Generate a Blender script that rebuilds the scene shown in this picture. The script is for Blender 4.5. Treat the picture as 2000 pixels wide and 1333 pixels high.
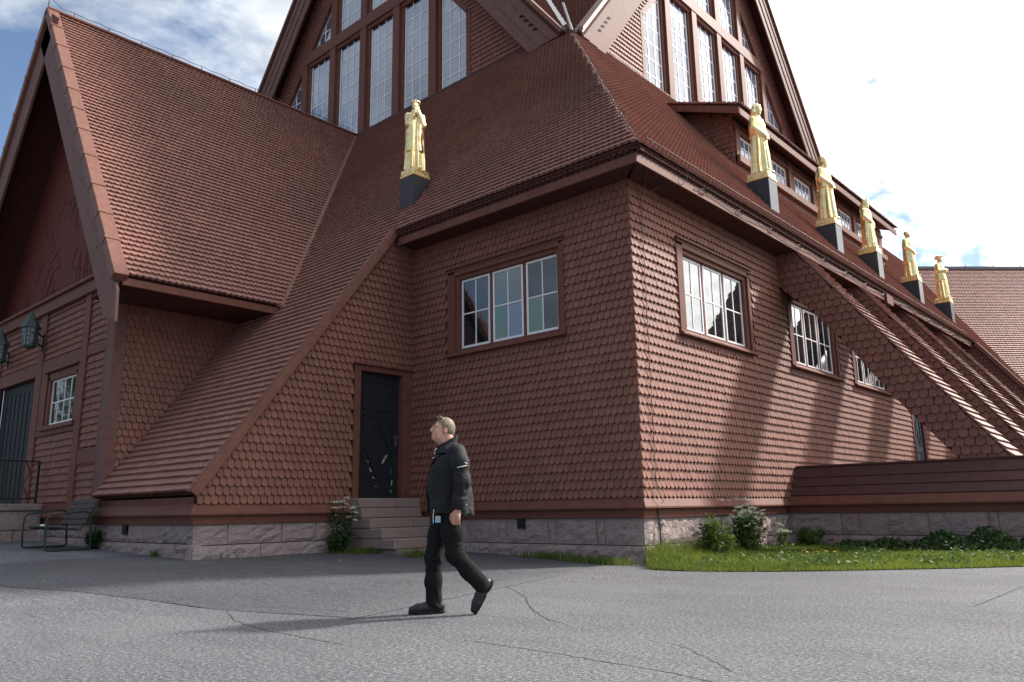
import bpy, math, random
import numpy as np
from mathutils import Matrix, Vector

for o in list(bpy.data.objects):
    bpy.data.objects.remove(o, do_unlink=True)
random.seed(7)
RNG = np.random.default_rng(7)
scene = bpy.context.scene
COL = scene.collection
rad = math.radians

# ------------------------------------------------------------------ camera
CAM_H = 0.92
F_PX, PITCH, ROLL, YAW = 1539.59, rad(12.062), rad(-0.9166), rad(41.8134)
def cam_axes():
    f = np.array([-math.sin(YAW)*math.cos(PITCH), math.cos(YAW)*math.cos(PITCH), math.sin(PITCH)])
    r = np.array([math.cos(YAW), math.sin(YAW), 0.0])
    u = np.cross(r, f)
    c, s = math.cos(ROLL), math.sin(ROLL)
    return c*r + s*u, -s*r + c*u, f
CR, CU, CF = cam_axes()
CAM = np.array([0, 0, CAM_H])
cam_d = bpy.data.cameras.new('camera')
cam_d.sensor_width = 36.0
cam_d.lens = F_PX/2000*36.0
cam_d.clip_start = 0.05
cam_d.clip_end = 3000
cam = bpy.data.objects.new('camera', cam_d)
COL.objects.link(cam)
cam.matrix_world = Matrix(((CR[0], CU[0], -CF[0], 0), (CR[1], CU[1], -CF[1], 0), (CR[2], CU[2], -CF[2], CAM_H), (0, 0, 0, 1)))
scene.camera = cam
scene.render.resolution_x, scene.render.resolution_y = 1024, 682
def ray(px, py):
    return CR*((px-1000)/F_PX) - CU*((py-666.5)/F_PX) + CF
def on_z(px, py, z):
    d = ray(px, py); return CAM + d*((z-CAM[2])/d[2])
def on_x(px, py, x):
    d = ray(px, py); return CAM + d*((x-CAM[0])/d[0])
def on_y(px, py, y):
    d = ray(px, py); return CAM + d*((y-CAM[1])/d[1])

# ------------------------------------------------------------------ sun, sky, exposure
SUN_AZ, SUN_EL = rad(24.5), rad(39.0)          # azimuth clockwise from +y
SUN = np.array([math.sin(SUN_AZ)*math.cos(SUN_EL), math.cos(SUN_AZ)*math.cos(SUN_EL), math.sin(SUN_EL)])
sd = bpy.data.lights.new('sun', 'SUN')
sd.energy = 4.6
sd.angle = rad(5.0)
sd.color = (1.0, 0.94, 0.86)
sun = bpy.data.objects.new('sun', sd)
COL.objects.link(sun)
sun.rotation_euler = Vector(-SUN).to_track_quat('-Z', 'Y').to_euler()
sun.location = (30, 40, 60)

world = bpy.data.worlds.new('World')
scene.world = world
world.use_nodes = True
nt = world.node_tree
nt.nodes.clear()
def wn(t, **kw):
    n = nt.nodes.new(t)
    for k, v in kw.items(): setattr(n, k, v)
    return n
def wmath(op, a, b=None, clamp=False):
    n = wn('ShaderNodeMath', operation=op, use_clamp=clamp)
    for i, v in enumerate((a, b)):
        if v is None: continue
        if isinstance(v, (int, float)): n.inputs[i].default_value = v
        else: nt.links.new(v, n.inputs[i])
    return n.outputs[0]
sky = wn('ShaderNodeTexSky', sky_type='NISHITA', sun_disc=False, sun_elevation=SUN_EL, sun_rotation=SUN_AZ)
sky.air_density, sky.dust_density, sky.ozone_density = 1.0, 0.6, 2.0
SKY_STRENGTH = 0.11
tc = wn('ShaderNodeTexCoord')
sep = wn('ShaderNodeSeparateXYZ'); nt.links.new(tc.outputs['Generated'], sep.inputs[0])
zc = wmath('MAXIMUM', wmath('ADD', sep.outputs[2], 0.12), 0.05)
comb = wn('ShaderNodeCombineXYZ')
nt.links.new(wmath('DIVIDE', sep.outputs[0], zc), comb.inputs[0])
nt.links.new(wmath('DIVIDE', sep.outputs[1], zc), comb.inputs[1])
def wnoise(scale, detail, rough, off, dist=0.0):
    m = wn('ShaderNodeMapping'); nt.links.new(comb.outputs[0], m.inputs[0]); m.inputs[1].default_value = off
    n = wn('ShaderNodeTexNoise'); nt.links.new(m.outputs[0], n.inputs['Vector'])
    n.inputs['Scale'].default_value, n.inputs['Detail'].default_value = scale, detail
    n.inputs['Roughness'].default_value, n.inputs['Distortion'].default_value = rough, dist
    return n.outputs['Fac']
n1 = wnoise(1.7, 10, 0.58, (3.1, 1.7, 0), 0.5)
n2 = wnoise(3.4, 7, 0.6, (8.2, 5.4, 0), 0.2)
dotn = wn('ShaderNodeVectorMath', operation='DOT_PRODUCT'); nt.links.new(tc.outputs['Generated'], dotn.inputs[0])
dotn.inputs[1].default_value = tuple(SUN)
sund = wmath('MAXIMUM', dotn.outputs['Value'], 0.0)
glow = wmath('POWER', sund, 2.2)                                        # clouds scatter more light towards the sun
cov = wmath('ADD', wmath('ADD', n1, wmath('MULTIPLY', n2, 0.22)), wmath('MULTIPLY', glow, 0.06))
ramp = wn('ShaderNodeMapRange', interpolation_type='SMOOTHSTEP')
nt.links.new(cov, ramp.inputs['Value'])
ramp.inputs['From Min'].default_value, ramp.inputs['From Max'].default_value = 0.48, 0.64
cloudmask = ramp.outputs[0]
cl = wn('ShaderNodeMix', data_type='RGBA')
cl.inputs['A'].default_value = (0.29, 0.335, 0.405, 1)
cl.inputs['B'].default_value = (2.3, 2.25, 2.15, 1)
nt.links.new(wmath('MULTIPLY', glow, 1.0, True), cl.inputs['Factor'])
clv = wn('ShaderNodeMix', data_type='RGBA', blend_type='MULTIPLY')
clv.inputs['Factor'].default_value = 1.0
nt.links.new(cl.outputs['Result'], clv.inputs['A'])
shade = wn('ShaderNodeMapRange'); nt.links.new(n2, shade.inputs['Value'])
shade.inputs['From Min'].default_value, shade.inputs['From Max'].default_value = 0.3, 0.7
shade.inputs['To Min'].default_value, shade.inputs['To Max'].default_value = 0.72, 1.55
cg = wn('ShaderNodeCombineColor')
for i in range(3): nt.links.new(shade.outputs[0], cg.inputs[i])
nt.links.new(cg.outputs[0], clv.inputs['B'])
bg1 = wn('ShaderNodeBackground'); nt.links.new(sky.outputs[0], bg1.inputs[0]); bg1.inputs[1].default_value = SKY_STRENGTH
bg2 = wn('ShaderNodeBackground'); nt.links.new(clv.outputs['Result'], bg2.inputs[0]); bg2.inputs[1].default_value = 1.0
mx = wn('ShaderNodeMixShader'); nt.links.new(cloudmask, mx.inputs[0])
nt.links.new(bg1.outputs[0], mx.inputs[1]); nt.links.new(bg2.outputs[0], mx.inputs[2])
wo = wn('ShaderNodeOutputWorld'); nt.links.new(mx.outputs[0], wo.inputs[0])
vs = scene.view_settings
vs.view_transform = 'Standard'; vs.look = 'None'; vs.exposure = 0.57; vs.gamma = 1.0
vs.use_curve_mapping = False
scene.render.engine = 'CYCLES'

# ------------------------------------------------------------------ materials
MATS = {}
class NT:
    def __init__(s, name, rough=0.7, spec=0.35, metal=0.0):
        s.m = bpy.data.materials.new(name); s.m.use_nodes = True
        s.t = s.m.node_tree; s.t.nodes.clear()
        s.out = s.n('ShaderNodeOutputMaterial'); s.b = s.n('ShaderNodeBsdfPrincipled')
        s.l(s.b.outputs[0], s.out.inputs[0])
        s.b.inputs['Roughness'].default_value = rough
        s.b.inputs['Specular IOR Level'].default_value = spec
        s.b.inputs['Metallic'].default_value = metal
        MATS[name] = s.m
        s.tc = None
    def n(s, t, **kw):
        n = s.t.nodes.new(t)
        for k, v in kw.items(): setattr(n, k, v)
        return n
    def l(s, a, b): s.t.links.new(a, b)
    def coord(s, scale=(1, 1, 1), kind='Object', rot=(0, 0, 0)):
        if s.tc is None: s.tc = s.n('ShaderNodeTexCoord')
        m = s.n('ShaderNodeMapping'); s.l(s.tc.outputs[kind], m.inputs[0])
        m.inputs['Scale'].default_value = scale; m.inputs['Rotation'].default_value = rot
        return m.outputs[0]
    def geo(s, scale=(1, 1, 1)):
        g = s.n('ShaderNodeNewGeometry'); m = s.n('ShaderNodeMapping')
        s.l(g.outputs['Position'], m.inputs[0]); m.inputs['Scale'].default_value = scale
        return m.outputs[0]
    def noise(s, vec, scale, detail=4, rough=0.55, dist=0.0):
        n = s.n('ShaderNodeTexNoise'); s.l(vec, n.inputs['Vector'])
        n.inputs['Scale'].default_value, n.inputs['Detail'].default_value = scale, detail
        n.inputs['Roughness'].default_value, n.inputs['Distortion'].default_value = rough, dist
        return n.outputs['Fac']
    def voro(s, vec, scale, feature='F1'):
        n = s.n('ShaderNodeTexVoronoi', feature=feature); s.l(vec, n.inputs['Vector']); n.inputs['Scale'].default_value = scale
        return n.outputs['Distance'], n.outputs.get('Color')
    def rng(s, v, a, b, c=0.0, d=1.0, smooth=False):
        n = s.n('ShaderNodeMapRange', interpolation_type='SMOOTHSTEP' if smooth else 'LINEAR'); s.l(v, n.inputs[0])
        for i, x in enumerate((a, b, c, d)): n.inputs[i+1].default_value = x
        return n.outputs[0]
    def mix(s, fac, a, b, blend='MIX'):
        n = s.n('ShaderNodeMix', data_type='RGBA', blend_type=blend)
        for k, v in (('Factor', fac), ('A', a), ('B', b)):
            if isinstance(v, (int, float)): n.inputs[k].default_value = v
            elif isinstance(v, tuple): n.inputs[k].default_value = (*v[:3], 1)
            else: s.l(v, n.inputs[k])
        return n.outputs['Result']
    def math(s, op, a, b=0.0):
        n = s.n('ShaderNodeMath', operation=op)
        for i, v in enumerate((a, b)):
            if isinstance(v, (int, float)): n.inputs[i].default_value = v
            else: s.l(v, n.inputs[i])
        return n.outputs[0]
    def attr(s, name):
        n = s.n('ShaderNodeAttribute'); n.attribute_name = name
        return n.outputs['Fac']
    def bump(s, h, strength=0.3, dist=0.01):
        n = s.n('ShaderNodeBump'); s.l(h, n.inputs['Height'])
        n.inputs['Strength'].default_value, n.inputs['Distance'].default_value = strength, dist
        s.l(n.outputs[0], s.b.inputs['Normal'])
    def col(s, c):
        if isinstance(c, tuple): s.b.inputs['Base Color'].default_value = (*c[:3], 1)
        else: s.l(c, s.b.inputs['Base Color'])
    def rough(s, r): s.l(r, s.b.inputs['Roughness'])

def shingle_mat(name, base, dark, rough):
    s = NT(name, rough, 0.4)
    t = s.attr('tone')
    g = s.noise(s.geo((1, 1, 0.12)), 55, 3)
    patch = s.noise(s.geo(), 0.45, 4)
    c = s.mix(t, dark, base)
    c = s.mix(s.rng(g, 0.35, 0.75, 0.0, 0.35), c, (base[0]*1.35, base[1]*1.4, base[2]*1.45))
    c = s.mix(s.rng(patch, 0.38, 0.66, 0.0, 0.42), c, (dark[0]*0.85, dark[1]*0.95, dark[2]*1.1))
    s.col(c)
    s.bump(g, 0.25, 0.004)
    return s.m
shingle_mat('wall_shingle', (0.250, 0.101, 0.071), (0.170, 0.068, 0.049), 0.7)
shingle_mat('roof_shingle', (0.310, 0.150, 0.116), (0.205, 0.098, 0.077), 0.6)
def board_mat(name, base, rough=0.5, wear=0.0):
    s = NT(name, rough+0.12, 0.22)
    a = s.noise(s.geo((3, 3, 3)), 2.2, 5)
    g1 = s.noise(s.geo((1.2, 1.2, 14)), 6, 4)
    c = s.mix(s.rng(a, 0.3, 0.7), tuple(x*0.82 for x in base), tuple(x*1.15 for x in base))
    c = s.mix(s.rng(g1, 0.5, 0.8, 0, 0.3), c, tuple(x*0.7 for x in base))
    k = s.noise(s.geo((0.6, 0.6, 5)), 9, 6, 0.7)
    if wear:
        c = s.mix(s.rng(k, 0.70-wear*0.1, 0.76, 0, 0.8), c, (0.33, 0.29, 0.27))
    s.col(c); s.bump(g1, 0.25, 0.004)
board_mat('board_red', (0.155, 0.059, 0.042), 0.5, 0.25)
board_mat('board_grey_red', (0.165, 0.085, 0.072), 0.55, 0.25)
board_mat('metal_capping', (0.185, 0.080, 0.058), 0.42, 0.35)
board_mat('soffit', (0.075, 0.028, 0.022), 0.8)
board_mat('plank_red', (0.088, 0.038, 0.034), 0.5, 0.2)
board_mat('relief_panel', (0.13, 0.034, 0.028), 0.6)
s = NT('backing', 0.9, 0.1); s.col((0.05, 0.018, 0.014))
s = NT('white_paint', 0.4, 0.5)
s.col(s.mix(s.noise(s.geo(), 6, 4), (0.72, 0.73, 0.75), (0.82, 0.82, 0.82)))
def glass_mat(name, body, refl, bumpk=0.02, fres=1.2):
    s = NT(name, 0.05, 0.5)
    s.col(body)
    g = s.n('ShaderNodeBsdfGlossy'); g.inputs['Roughness'].default_value = 0.015
    g.inputs['Color'].default_value = (0.95, 0.97, 1, 1)
    lw = s.n('ShaderNodeLayerWeight'); lw.inputs[0].default_value = 0.35
    f = s.math('MINIMUM', s.math('ADD', s.math('MULTIPLY', lw.outputs['Fresnel'], fres), refl), 0.95)
    mxs = s.n('ShaderNodeMixShader'); s.l(f, mxs.inputs[0]); s.l(s.b.outputs[0], mxs.inputs[1]); s.l(g.outputs[0], mxs.inputs[2])
    s.l(mxs.outputs[0], s.out.inputs[0])
    n = s.noise(s.geo(), 2.1, 2)
    b = s.n('ShaderNodeBump'); s.l(n, b.inputs['Height']); b.inputs['Strength'].default_value = bumpk; b.inputs['Distance'].default_value = 0.25
    s.l(b.outputs[0], g.inputs['Normal'])
glass_mat('glass', (0.012, 0.014, 0.018), 0.12, fres=0.9)
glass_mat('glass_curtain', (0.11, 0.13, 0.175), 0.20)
glass_mat('glass_dim', (0.010, 0.012, 0.016), 0.03, fres=0.7)
glass_mat('glass_blue', (0.11, 0.15, 0.27), 0.03)
glass_mat('glass_green', (0.045, 0.13, 0.07), 0.03)
glass_mat('glass_grey_green', (0.05, 0.085, 0.07), 0.05)
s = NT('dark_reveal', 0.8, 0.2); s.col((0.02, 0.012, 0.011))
s = NT('granite', 0.8, 0.3)
oi = s.n('ShaderNodeObjectInfo')
v, vc = s.voro(s.geo(), 85)
n_ = s.noise(s.geo(), 3.0, 6); n3 = s.noise(s.geo(), 40, 4)
c = s.mix(oi.outputs['Random'], (0.42, 0.29, 0.27), (0.40, 0.33, 0.32))
c = s.mix(s.rng(n_, 0.35, 0.7, 0, 0.7), c, (0.28, 0.22, 0.215))
c = s.mix(s.rng(n3, 0.55, 0.7, 0, 0.55), c, (0.42, 0.37, 0.36))
c = s.mix(s.rng(v, 0.0, 0.25, 0.5, 0.0), c, (0.10, 0.085, 0.09))
n4 = s.noise(s.geo(), 14, 6, 0.65)
s.col(c); s.bump(s.math('ADD', n3, s.math('MULTIPLY', n4, 2.5)), 0.9, 0.03)
s = NT('granite_red', 0.8, 0.3)
n3 = s.noise(s.geo(), 40, 4); n4 = s.noise(s.geo(), 9, 6)
c = s.mix(s.rng(n4, 0.3, 0.7), (0.30, 0.205, 0.18), (0.23, 0.185, 0.175))
c = s.mix(s.rng(n3, 0.5, 0.7, 0, 0.5), c, (0.38, 0.28, 0.25))
s.col(c); s.bump(s.math('ADD', n3, n4), 0.6, 0.02)
s = NT('mortar', 0.9, 0.1); s.col((0.07, 0.06, 0.055))
def asphalt_mat(name, patch):
    s = NT(name, 0.85, 0.3)
    p = s.geo()
    agg, aggc = s.voro(p, 75)
    fine = s.noise(p, 120, 4, 0.7); mid = s.noise(p, 5, 5); big = s.noise(p, 0.35, 4)
    c = s.mix(s.rng(agg, 0.15, 0.6), (0.215, 0.213, 0.228), (0.070, 0.069, 0.077))
    c = s.mix(s.rng(fine, 0.4, 0.7, 0, 0.6), c, (0.25, 0.247, 0.255))
    c = s.mix(s.rng(mid, 0.35, 0.75, 0, 0.28), c, (0.10, 0.10, 0.108))
    c = s.mix(s.rng(big, 0.40, 0.60, 0, 0.55), c, (0.072, 0.071, 0.080))
    streak = s.noise(s.geo((0.5, 1.6, 1)), 1.6, 6, 0.65)
    c = s.mix(s.rng(streak, 0.48, 0.72, 0, 0.45), c, (0.060, 0.060, 0.068))
    spk = s.noise(p, 60, 1)
    sp2 = s.noise(p, 34, 2, 0.8)
    c = s.mix(s.rng(sp2, 0.36, 0.46, 0.75, 0.0), c, (0.035, 0.035, 0.042))
    c = s.mix(s.rng(sp2, 0.54, 0.66, 0.0, 0.7), c, (0.30, 0.30, 0.315))
    c = s.mix(s.rng(spk, 0.72, 0.76, 0, 0.8), c, (0.42, 0.415, 0.41))
    if patch:
        d = s.mix(1.0, c, (0.66, 0.66, 0.68), 'MULTIPLY')
        c = s.mix(s.attr('tone'), c, d)
    s.col(c); s.bump(s.math('ADD', s.math('MULTIPLY', agg, 0.6), fine), 0.6, 0.012)
asphalt_mat('asphalt', False); asphalt_mat('asphalt_old', True)
s = NT('crack', 0.95, 0.05); s.col((0.065, 0.064, 0.066))
s = NT('soil', 0.95, 0.1)
s.col(s.mix(s.noise(s.geo(), 9, 5), (0.045, 0.05, 0.02), (0.075, 0.09, 0.03)))
def leaf_mat(name, a, b, trans=0.35):
    s = NT(name, 0.55, 0.3)
    t = s.attr('tone')
    c = s.mix(t, a, b)
    s.col(c)
    tr = s.n('ShaderNodeBsdfTranslucent')
    s.l(s.mix(0.5, c, (b[0]*1.5, b[1]*1.5, b[2]*0.9)), tr.inputs[0])
    m = s.n('ShaderNodeMixShader'); m.inputs[0].default_value = trans
    s.l(s.b.outputs[0], m.inputs[1]); s.l(tr.outputs[0], m.inputs[2]); s.l(m.outputs[0], s.out.inputs[0])
leaf_mat('grass', (0.028, 0.060, 0.012), (0.21, 0.26, 0.05))
leaf_mat('leaf', (0.035, 0.075, 0.014), (0.10, 0.155, 0.035))
leaf_mat('leaf_dark', (0.016, 0.040, 0.012), (0.040, 0.080, 0.022), 0.2)
leaf_mat('needle', (0.012, 0.028, 0.012), (0.028, 0.050, 0.020), 0.15)
s = NT('petal_white', 0.6, 0.2); s.col((0.62, 0.66, 0.48))
s = NT('petal_yellow', 0.6, 0.2); s.col((0.75, 0.42, 0.01))
s = NT('bark', 0.9, 0.1); s.col(s.mix(s.noise(s.geo((1, 1, 0.2)), 14, 4), (0.05, 0.035, 0.025), (0.11, 0.085, 0.065)))
s = NT('gold', 0.24, 0.5, 1.0)
n_ = s.noise(s.geo(), 7, 5); n2_ = s.noise(s.geo(), 45, 3)
s.col(s.mix(s.rng(n_, 0.42, 0.72), (0.95, 0.80, 0.43), (0.84, 0.58, 0.22)))
s.rough(s.rng(n_, 0.3, 0.75, 0.20, 0.42)); s.bump(n2_, 0.12, 0.01)
s = NT('pedestal_sheet', 0.35, 0.5); s.col(s.mix(s.noise(s.geo(), 5, 4), (0.020, 0.023, 0.032), (0.032, 0.036, 0.046)))
s = NT('verdigris', 0.6, 0.4); s.col(s.mix(s.noise(s.geo(), 12, 4), (0.025, 0.05, 0.045), (0.06, 0.10, 0.085)))
s = NT('lantern_glass', 0.15, 0.5); s.col((0.16, 0.19, 0.20))
s = NT('iron', 0.5, 0.5, 0.3); s.col((0.012, 0.012, 0.014))
s = NT('wire', 0.5, 0.5, 0.5); s.col((0.09, 0.08, 0.08))
s = NT('zinc', 0.4, 0.5, 0.6); s.col(s.mix(s.noise(s.geo(), 4, 4), (0.11, 0.11, 0.12), (0.19, 0.19, 0.20)))
s = NT('door_paint', 0.6, 0.2)
dn = s.noise(s.geo((1, 1, 0.35)), 11, 6, 0.65)
s.col(s.mix(s.noise(s.geo((8, 8, 0.6)), 3, 4), (0.011, 0.013, 0.018), (0.022, 0.024, 0.030)))
s.bump(dn, 0.2, 0.004)
s = NT('chipped_paint', 0.8, 0.2); s.col((0.36, 0.34, 0.30))
s = NT('door_grey', 0.5, 0.4); s.col((0.10, 0.115, 0.14))
s = NT('bench_green', 0.4, 0.5); s.col((0.012, 0.030, 0.026))
s = NT('bench_wood', 0.7, 0.3); s.col(s.mix(s.noise(s.geo((2, 9, 9)), 5, 4), (0.03, 0.03, 0.035), (0.065, 0.06, 0.06)))
# person
s = NT('skin', 0.5, 0.4)
s.col(s.mix(s.rng(s.noise(s.geo(), 25, 4), 0.35, 0.7), (0.50, 0.27, 0.19), (0.58, 0.33, 0.245)))
s.b.inputs['Subsurface Weight'].default_value = 0.15; s.b.inputs['Subsurface Radius'].default_value = (0.01, 0.004, 0.002)
s = NT('lip', 0.45, 0.4); s.col((0.36, 0.13, 0.11))
s = NT('hair', 0.6, 0.3); s.col(s.mix(s.rng(s.noise(s.geo((1, 1, 0.4)), 110, 3), 0.35, 0.65), (0.08, 0.058, 0.038), (0.30, 0.235, 0.165)))
s = NT('jacket', 0.72, 0.3)
w = s.noise(s.geo(), 22, 4)
s.col(s.mix(w, (0.0065, 0.007, 0.009), (0.013, 0.0135, 0.016))); s.bump(w, 0.6, 0.02)
s = NT('shirt', 0.85, 0.2); s.col((0.007, 0.008, 0.013))
s = NT('trouser', 0.9, 0.15)
w = s.noise(s.geo((1, 1, 0.5)), 16, 4)
s.col(s.mix(w, (0.0075, 0.0075, 0.008), (0.016, 0.016, 0.0165))); s.bump(w, 0.35, 0.012)
s = NT('shoe', 0.45, 0.45); s.col((0.014, 0.014, 0.016))
s = NT('shoe_sole', 0.8, 0.2); s.col((0.022, 0.022, 0.023))
s = NT('print_white', 0.6, 0.3); s.col((0.75, 0.75, 0.75))
s = NT('print_orange', 0.6, 0.3); s.col((0.75, 0.33, 0.04))
s = NT('badge_blue', 0.25, 0.5); s.col((0.22, 0.42, 0.58))
s = NT('eye_dark', 0.2, 0.5); s.col((0.03, 0.02, 0.02))

# ------------------------------------------------------------------ mesh helpers
WORLD = {}
def A(*p): return np.array(p, float)
class MB:
    def __init__(s): s.v = []; s.f = []
    def add(s, vs, fs):
        o = len(s.v); s.v += [tuple(map(float, p)) for p in vs]; s.f += [tuple(i+o for i in f) for f in fs]; return s
    def hexa(s, p):           # p: 4 bottom + 4 top
        return s.add(p, [(3, 2, 1, 0), (4, 5, 6, 7), (0, 1, 5, 4), (1, 2, 6, 5), (2, 3, 7, 6), (3, 0, 4, 7)])
    def box(s, x0, x1, y0, y1, z0, z1):
        return s.hexa([(x0, y0, z0), (x1, y0, z0), (x1, y1, z0), (x0, y1, z0), (x0, y0, z1), (x1, y0, z1), (x1, y1, z1), (x0, y1, z1)])
    def prism(s, poly, vec):
        poly = [A(*p) for p in poly]; vec = A(*vec); n = len(poly)
        nn = sum((np.cross(poly[i]-poly[0], poly[(i+1) % n]-poly[0]) for i in range(1, n-1)), A(0, 0, 0))
        if nn @ vec > 0: poly = poly[::-1]
        return s.add(poly + [p+vec for p in poly],
                     [tuple(range(n)), tuple(range(2*n-1, n-1, -1))] + [(i, i+n, (i+1) % n+n, (i+1) % n) for i in range(n)])
    def tube(s, path, r, n=6, cap=True):
        path = [A(*p) for p in path]; rr = r if isinstance(r, (list, tuple)) else [r]*len(path)
        rings = []; prev = None
        for i, p in enumerate(path):
            t = path[min(i+1, len(path)-1)] - path[max(i-1, 0)]; t = t/(np.linalg.norm(t)+1e-9)
            if prev is None:
                a = A(0, 0, 1) if abs(t[2]) < 0.9 else A(1, 0, 0)
                prev = np.cross(t, a)
            x = prev - t*(prev @ t); x /= np.linalg.norm(x)+1e-9; y = np.cross(t, x); prev = x
            rings.append([p + rr[i]*(math.cos(2*math.pi*k/n)*x + math.sin(2*math.pi*k/n)*y) for k in range(n)])
        vs = [q for rg in rings for q in rg]; fs = []
        for i in range(len(path)-1):
            for k in range(n):
                fs.append((i*n+k, i*n+(k+1) % n, (i+1)*n+(k+1) % n, (i+1)*n+k))
        if cap: fs += [tuple(range(n-1, -1, -1)), tuple((len(path)-1)*n+k for k in range(n))]
        return s.add(vs, fs)
    def mesh(s, name='mesh'):
        m = bpy.data.meshes.new(name); m.from_pydata(s.v, [], s.f); m.update(); return m
def fast_mesh(name, verts, loops, starts, totals, tone=None, smooth=False):
    m = bpy.data.meshes.new(name)
    m.vertices.add(len(verts)); m.vertices.foreach_set('co', np.asarray(verts, np.float32).ravel())
    m.loops.add(len(loops)); m.loops.foreach_set('vertex_index', np.asarray(loops, np.int32))
    m.polygons.add(len(starts)); m.polygons.foreach_set('loop_start', np.asarray(starts, np.int32))
    m.polygons.foreach_set('loop_total', np.asarray(totals, np.int32))
    if tone is not None:
        at = m.attributes.new('tone', 'FLOAT', 'POINT'); at.data.foreach_set('value', np.asarray(tone, np.float32))
    m.update(calc_edges=True)
    m.shade_smooth() if smooth else m.shade_flat()
    return m
def quads_mesh(name, verts, quads, tone=None, smooth=False):
    q = np.asarray(quads, np.int32); k = q.shape[1]
    return fast_mesh(name, verts, q.ravel(), np.arange(len(q))*k, np.full(len(q), k), tone, smooth)
def attach(o, parent):
    if parent is not None:
        o.parent = parent
        o.matrix_parent_inverse = WORLD.get(parent.name, Matrix.Identity(4)).inverted()
def obj(name, geo, mat, parent=None, mw=None, bevel=0.0, kind=None, smooth=False):
    m = geo.mesh(name) if isinstance(geo, MB) else geo
    if mat is not None and len(m.materials) == 0: m.materials.append(MATS[mat])
    if smooth: m.shade_smooth()
    o = bpy.data.objects.new(name, m); COL.objects.link(o)
    if mw is not None:
        o.matrix_world = mw if parent is None else mw
    attach(o, parent)
    if mw is not None: o.matrix_basis = mw
    WORLD[o.name] = mw.copy() if mw is not None else Matrix.Identity(4)
    if bevel:
        b = o.modifiers.new('bevel', 'BEVEL'); b.width = bevel; b.segments = 1; b.limit_method = 'ANGLE'
    if kind: o['kind'] = kind
    return o
def thing(name, label, cat, loc=(0, 0, 0), group=None):
    o = bpy.data.objects.new(name, None); COL.objects.link(o); o.empty_display_size = 0.2
    o.location = loc; WORLD[o.name] = Matrix.Translation(loc)
    o['label'] = label; o['category'] = cat
    if group: o['group'] = group
    return o
def tag(o, label, cat, group=None):
    o['label'] = label; o['category'] = cat
    if group: o['group'] = group
    return o
class Frame:
    def __init__(s, O, U, V):
        s.O, s.U, s.V = A(*O), A(*U), A(*V); s.N = np.cross(s.U, s.V); s.N /= np.linalg.norm(s.N)
    def P(s, u, v, n=0.0): return s.O + s.U*u + s.V*v + s.N*n
    def box(s, mb, u0, u1, v0, v1, n0, n1):
        u0, u1 = min(u0, u1), max(u0, u1)
        return mb.hexa([s.P(u0, v0, n1), s.P(u1, v0, n1), s.P(u1, v0, n0), s.P(u0, v0, n0), s.P(u0, v1, n1), s.P(u1, v1, n1), s.P(u1, v1, n0), s.P(u0, v1, n0)])
    def poly(s, mb, pts, n0, n1):
        return mb.prism([s.P(u, v, n0) for u, v in pts], s.N*(n1-n0))
    def mat(s, u, v, n, rot=0.0):
        U = s.U*math.cos(rot)+s.V*math.sin(rot); V = s.V*math.cos(rot)-s.U*math.sin(rot); p = s.P(u, v, n)
        return Matrix(((U[0], V[0], s.N[0], p[0]), (U[1], V[1], s.N[1], p[1]), (U[2], V[2], s.N[2], p[2]), (0, 0, 0, 1)))
def ground_z(x, y=0.0):
    t = np.maximum(-7.6-np.asarray(x, float), 0.0)
    return 0.030*t*t/(t+0.8)

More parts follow.
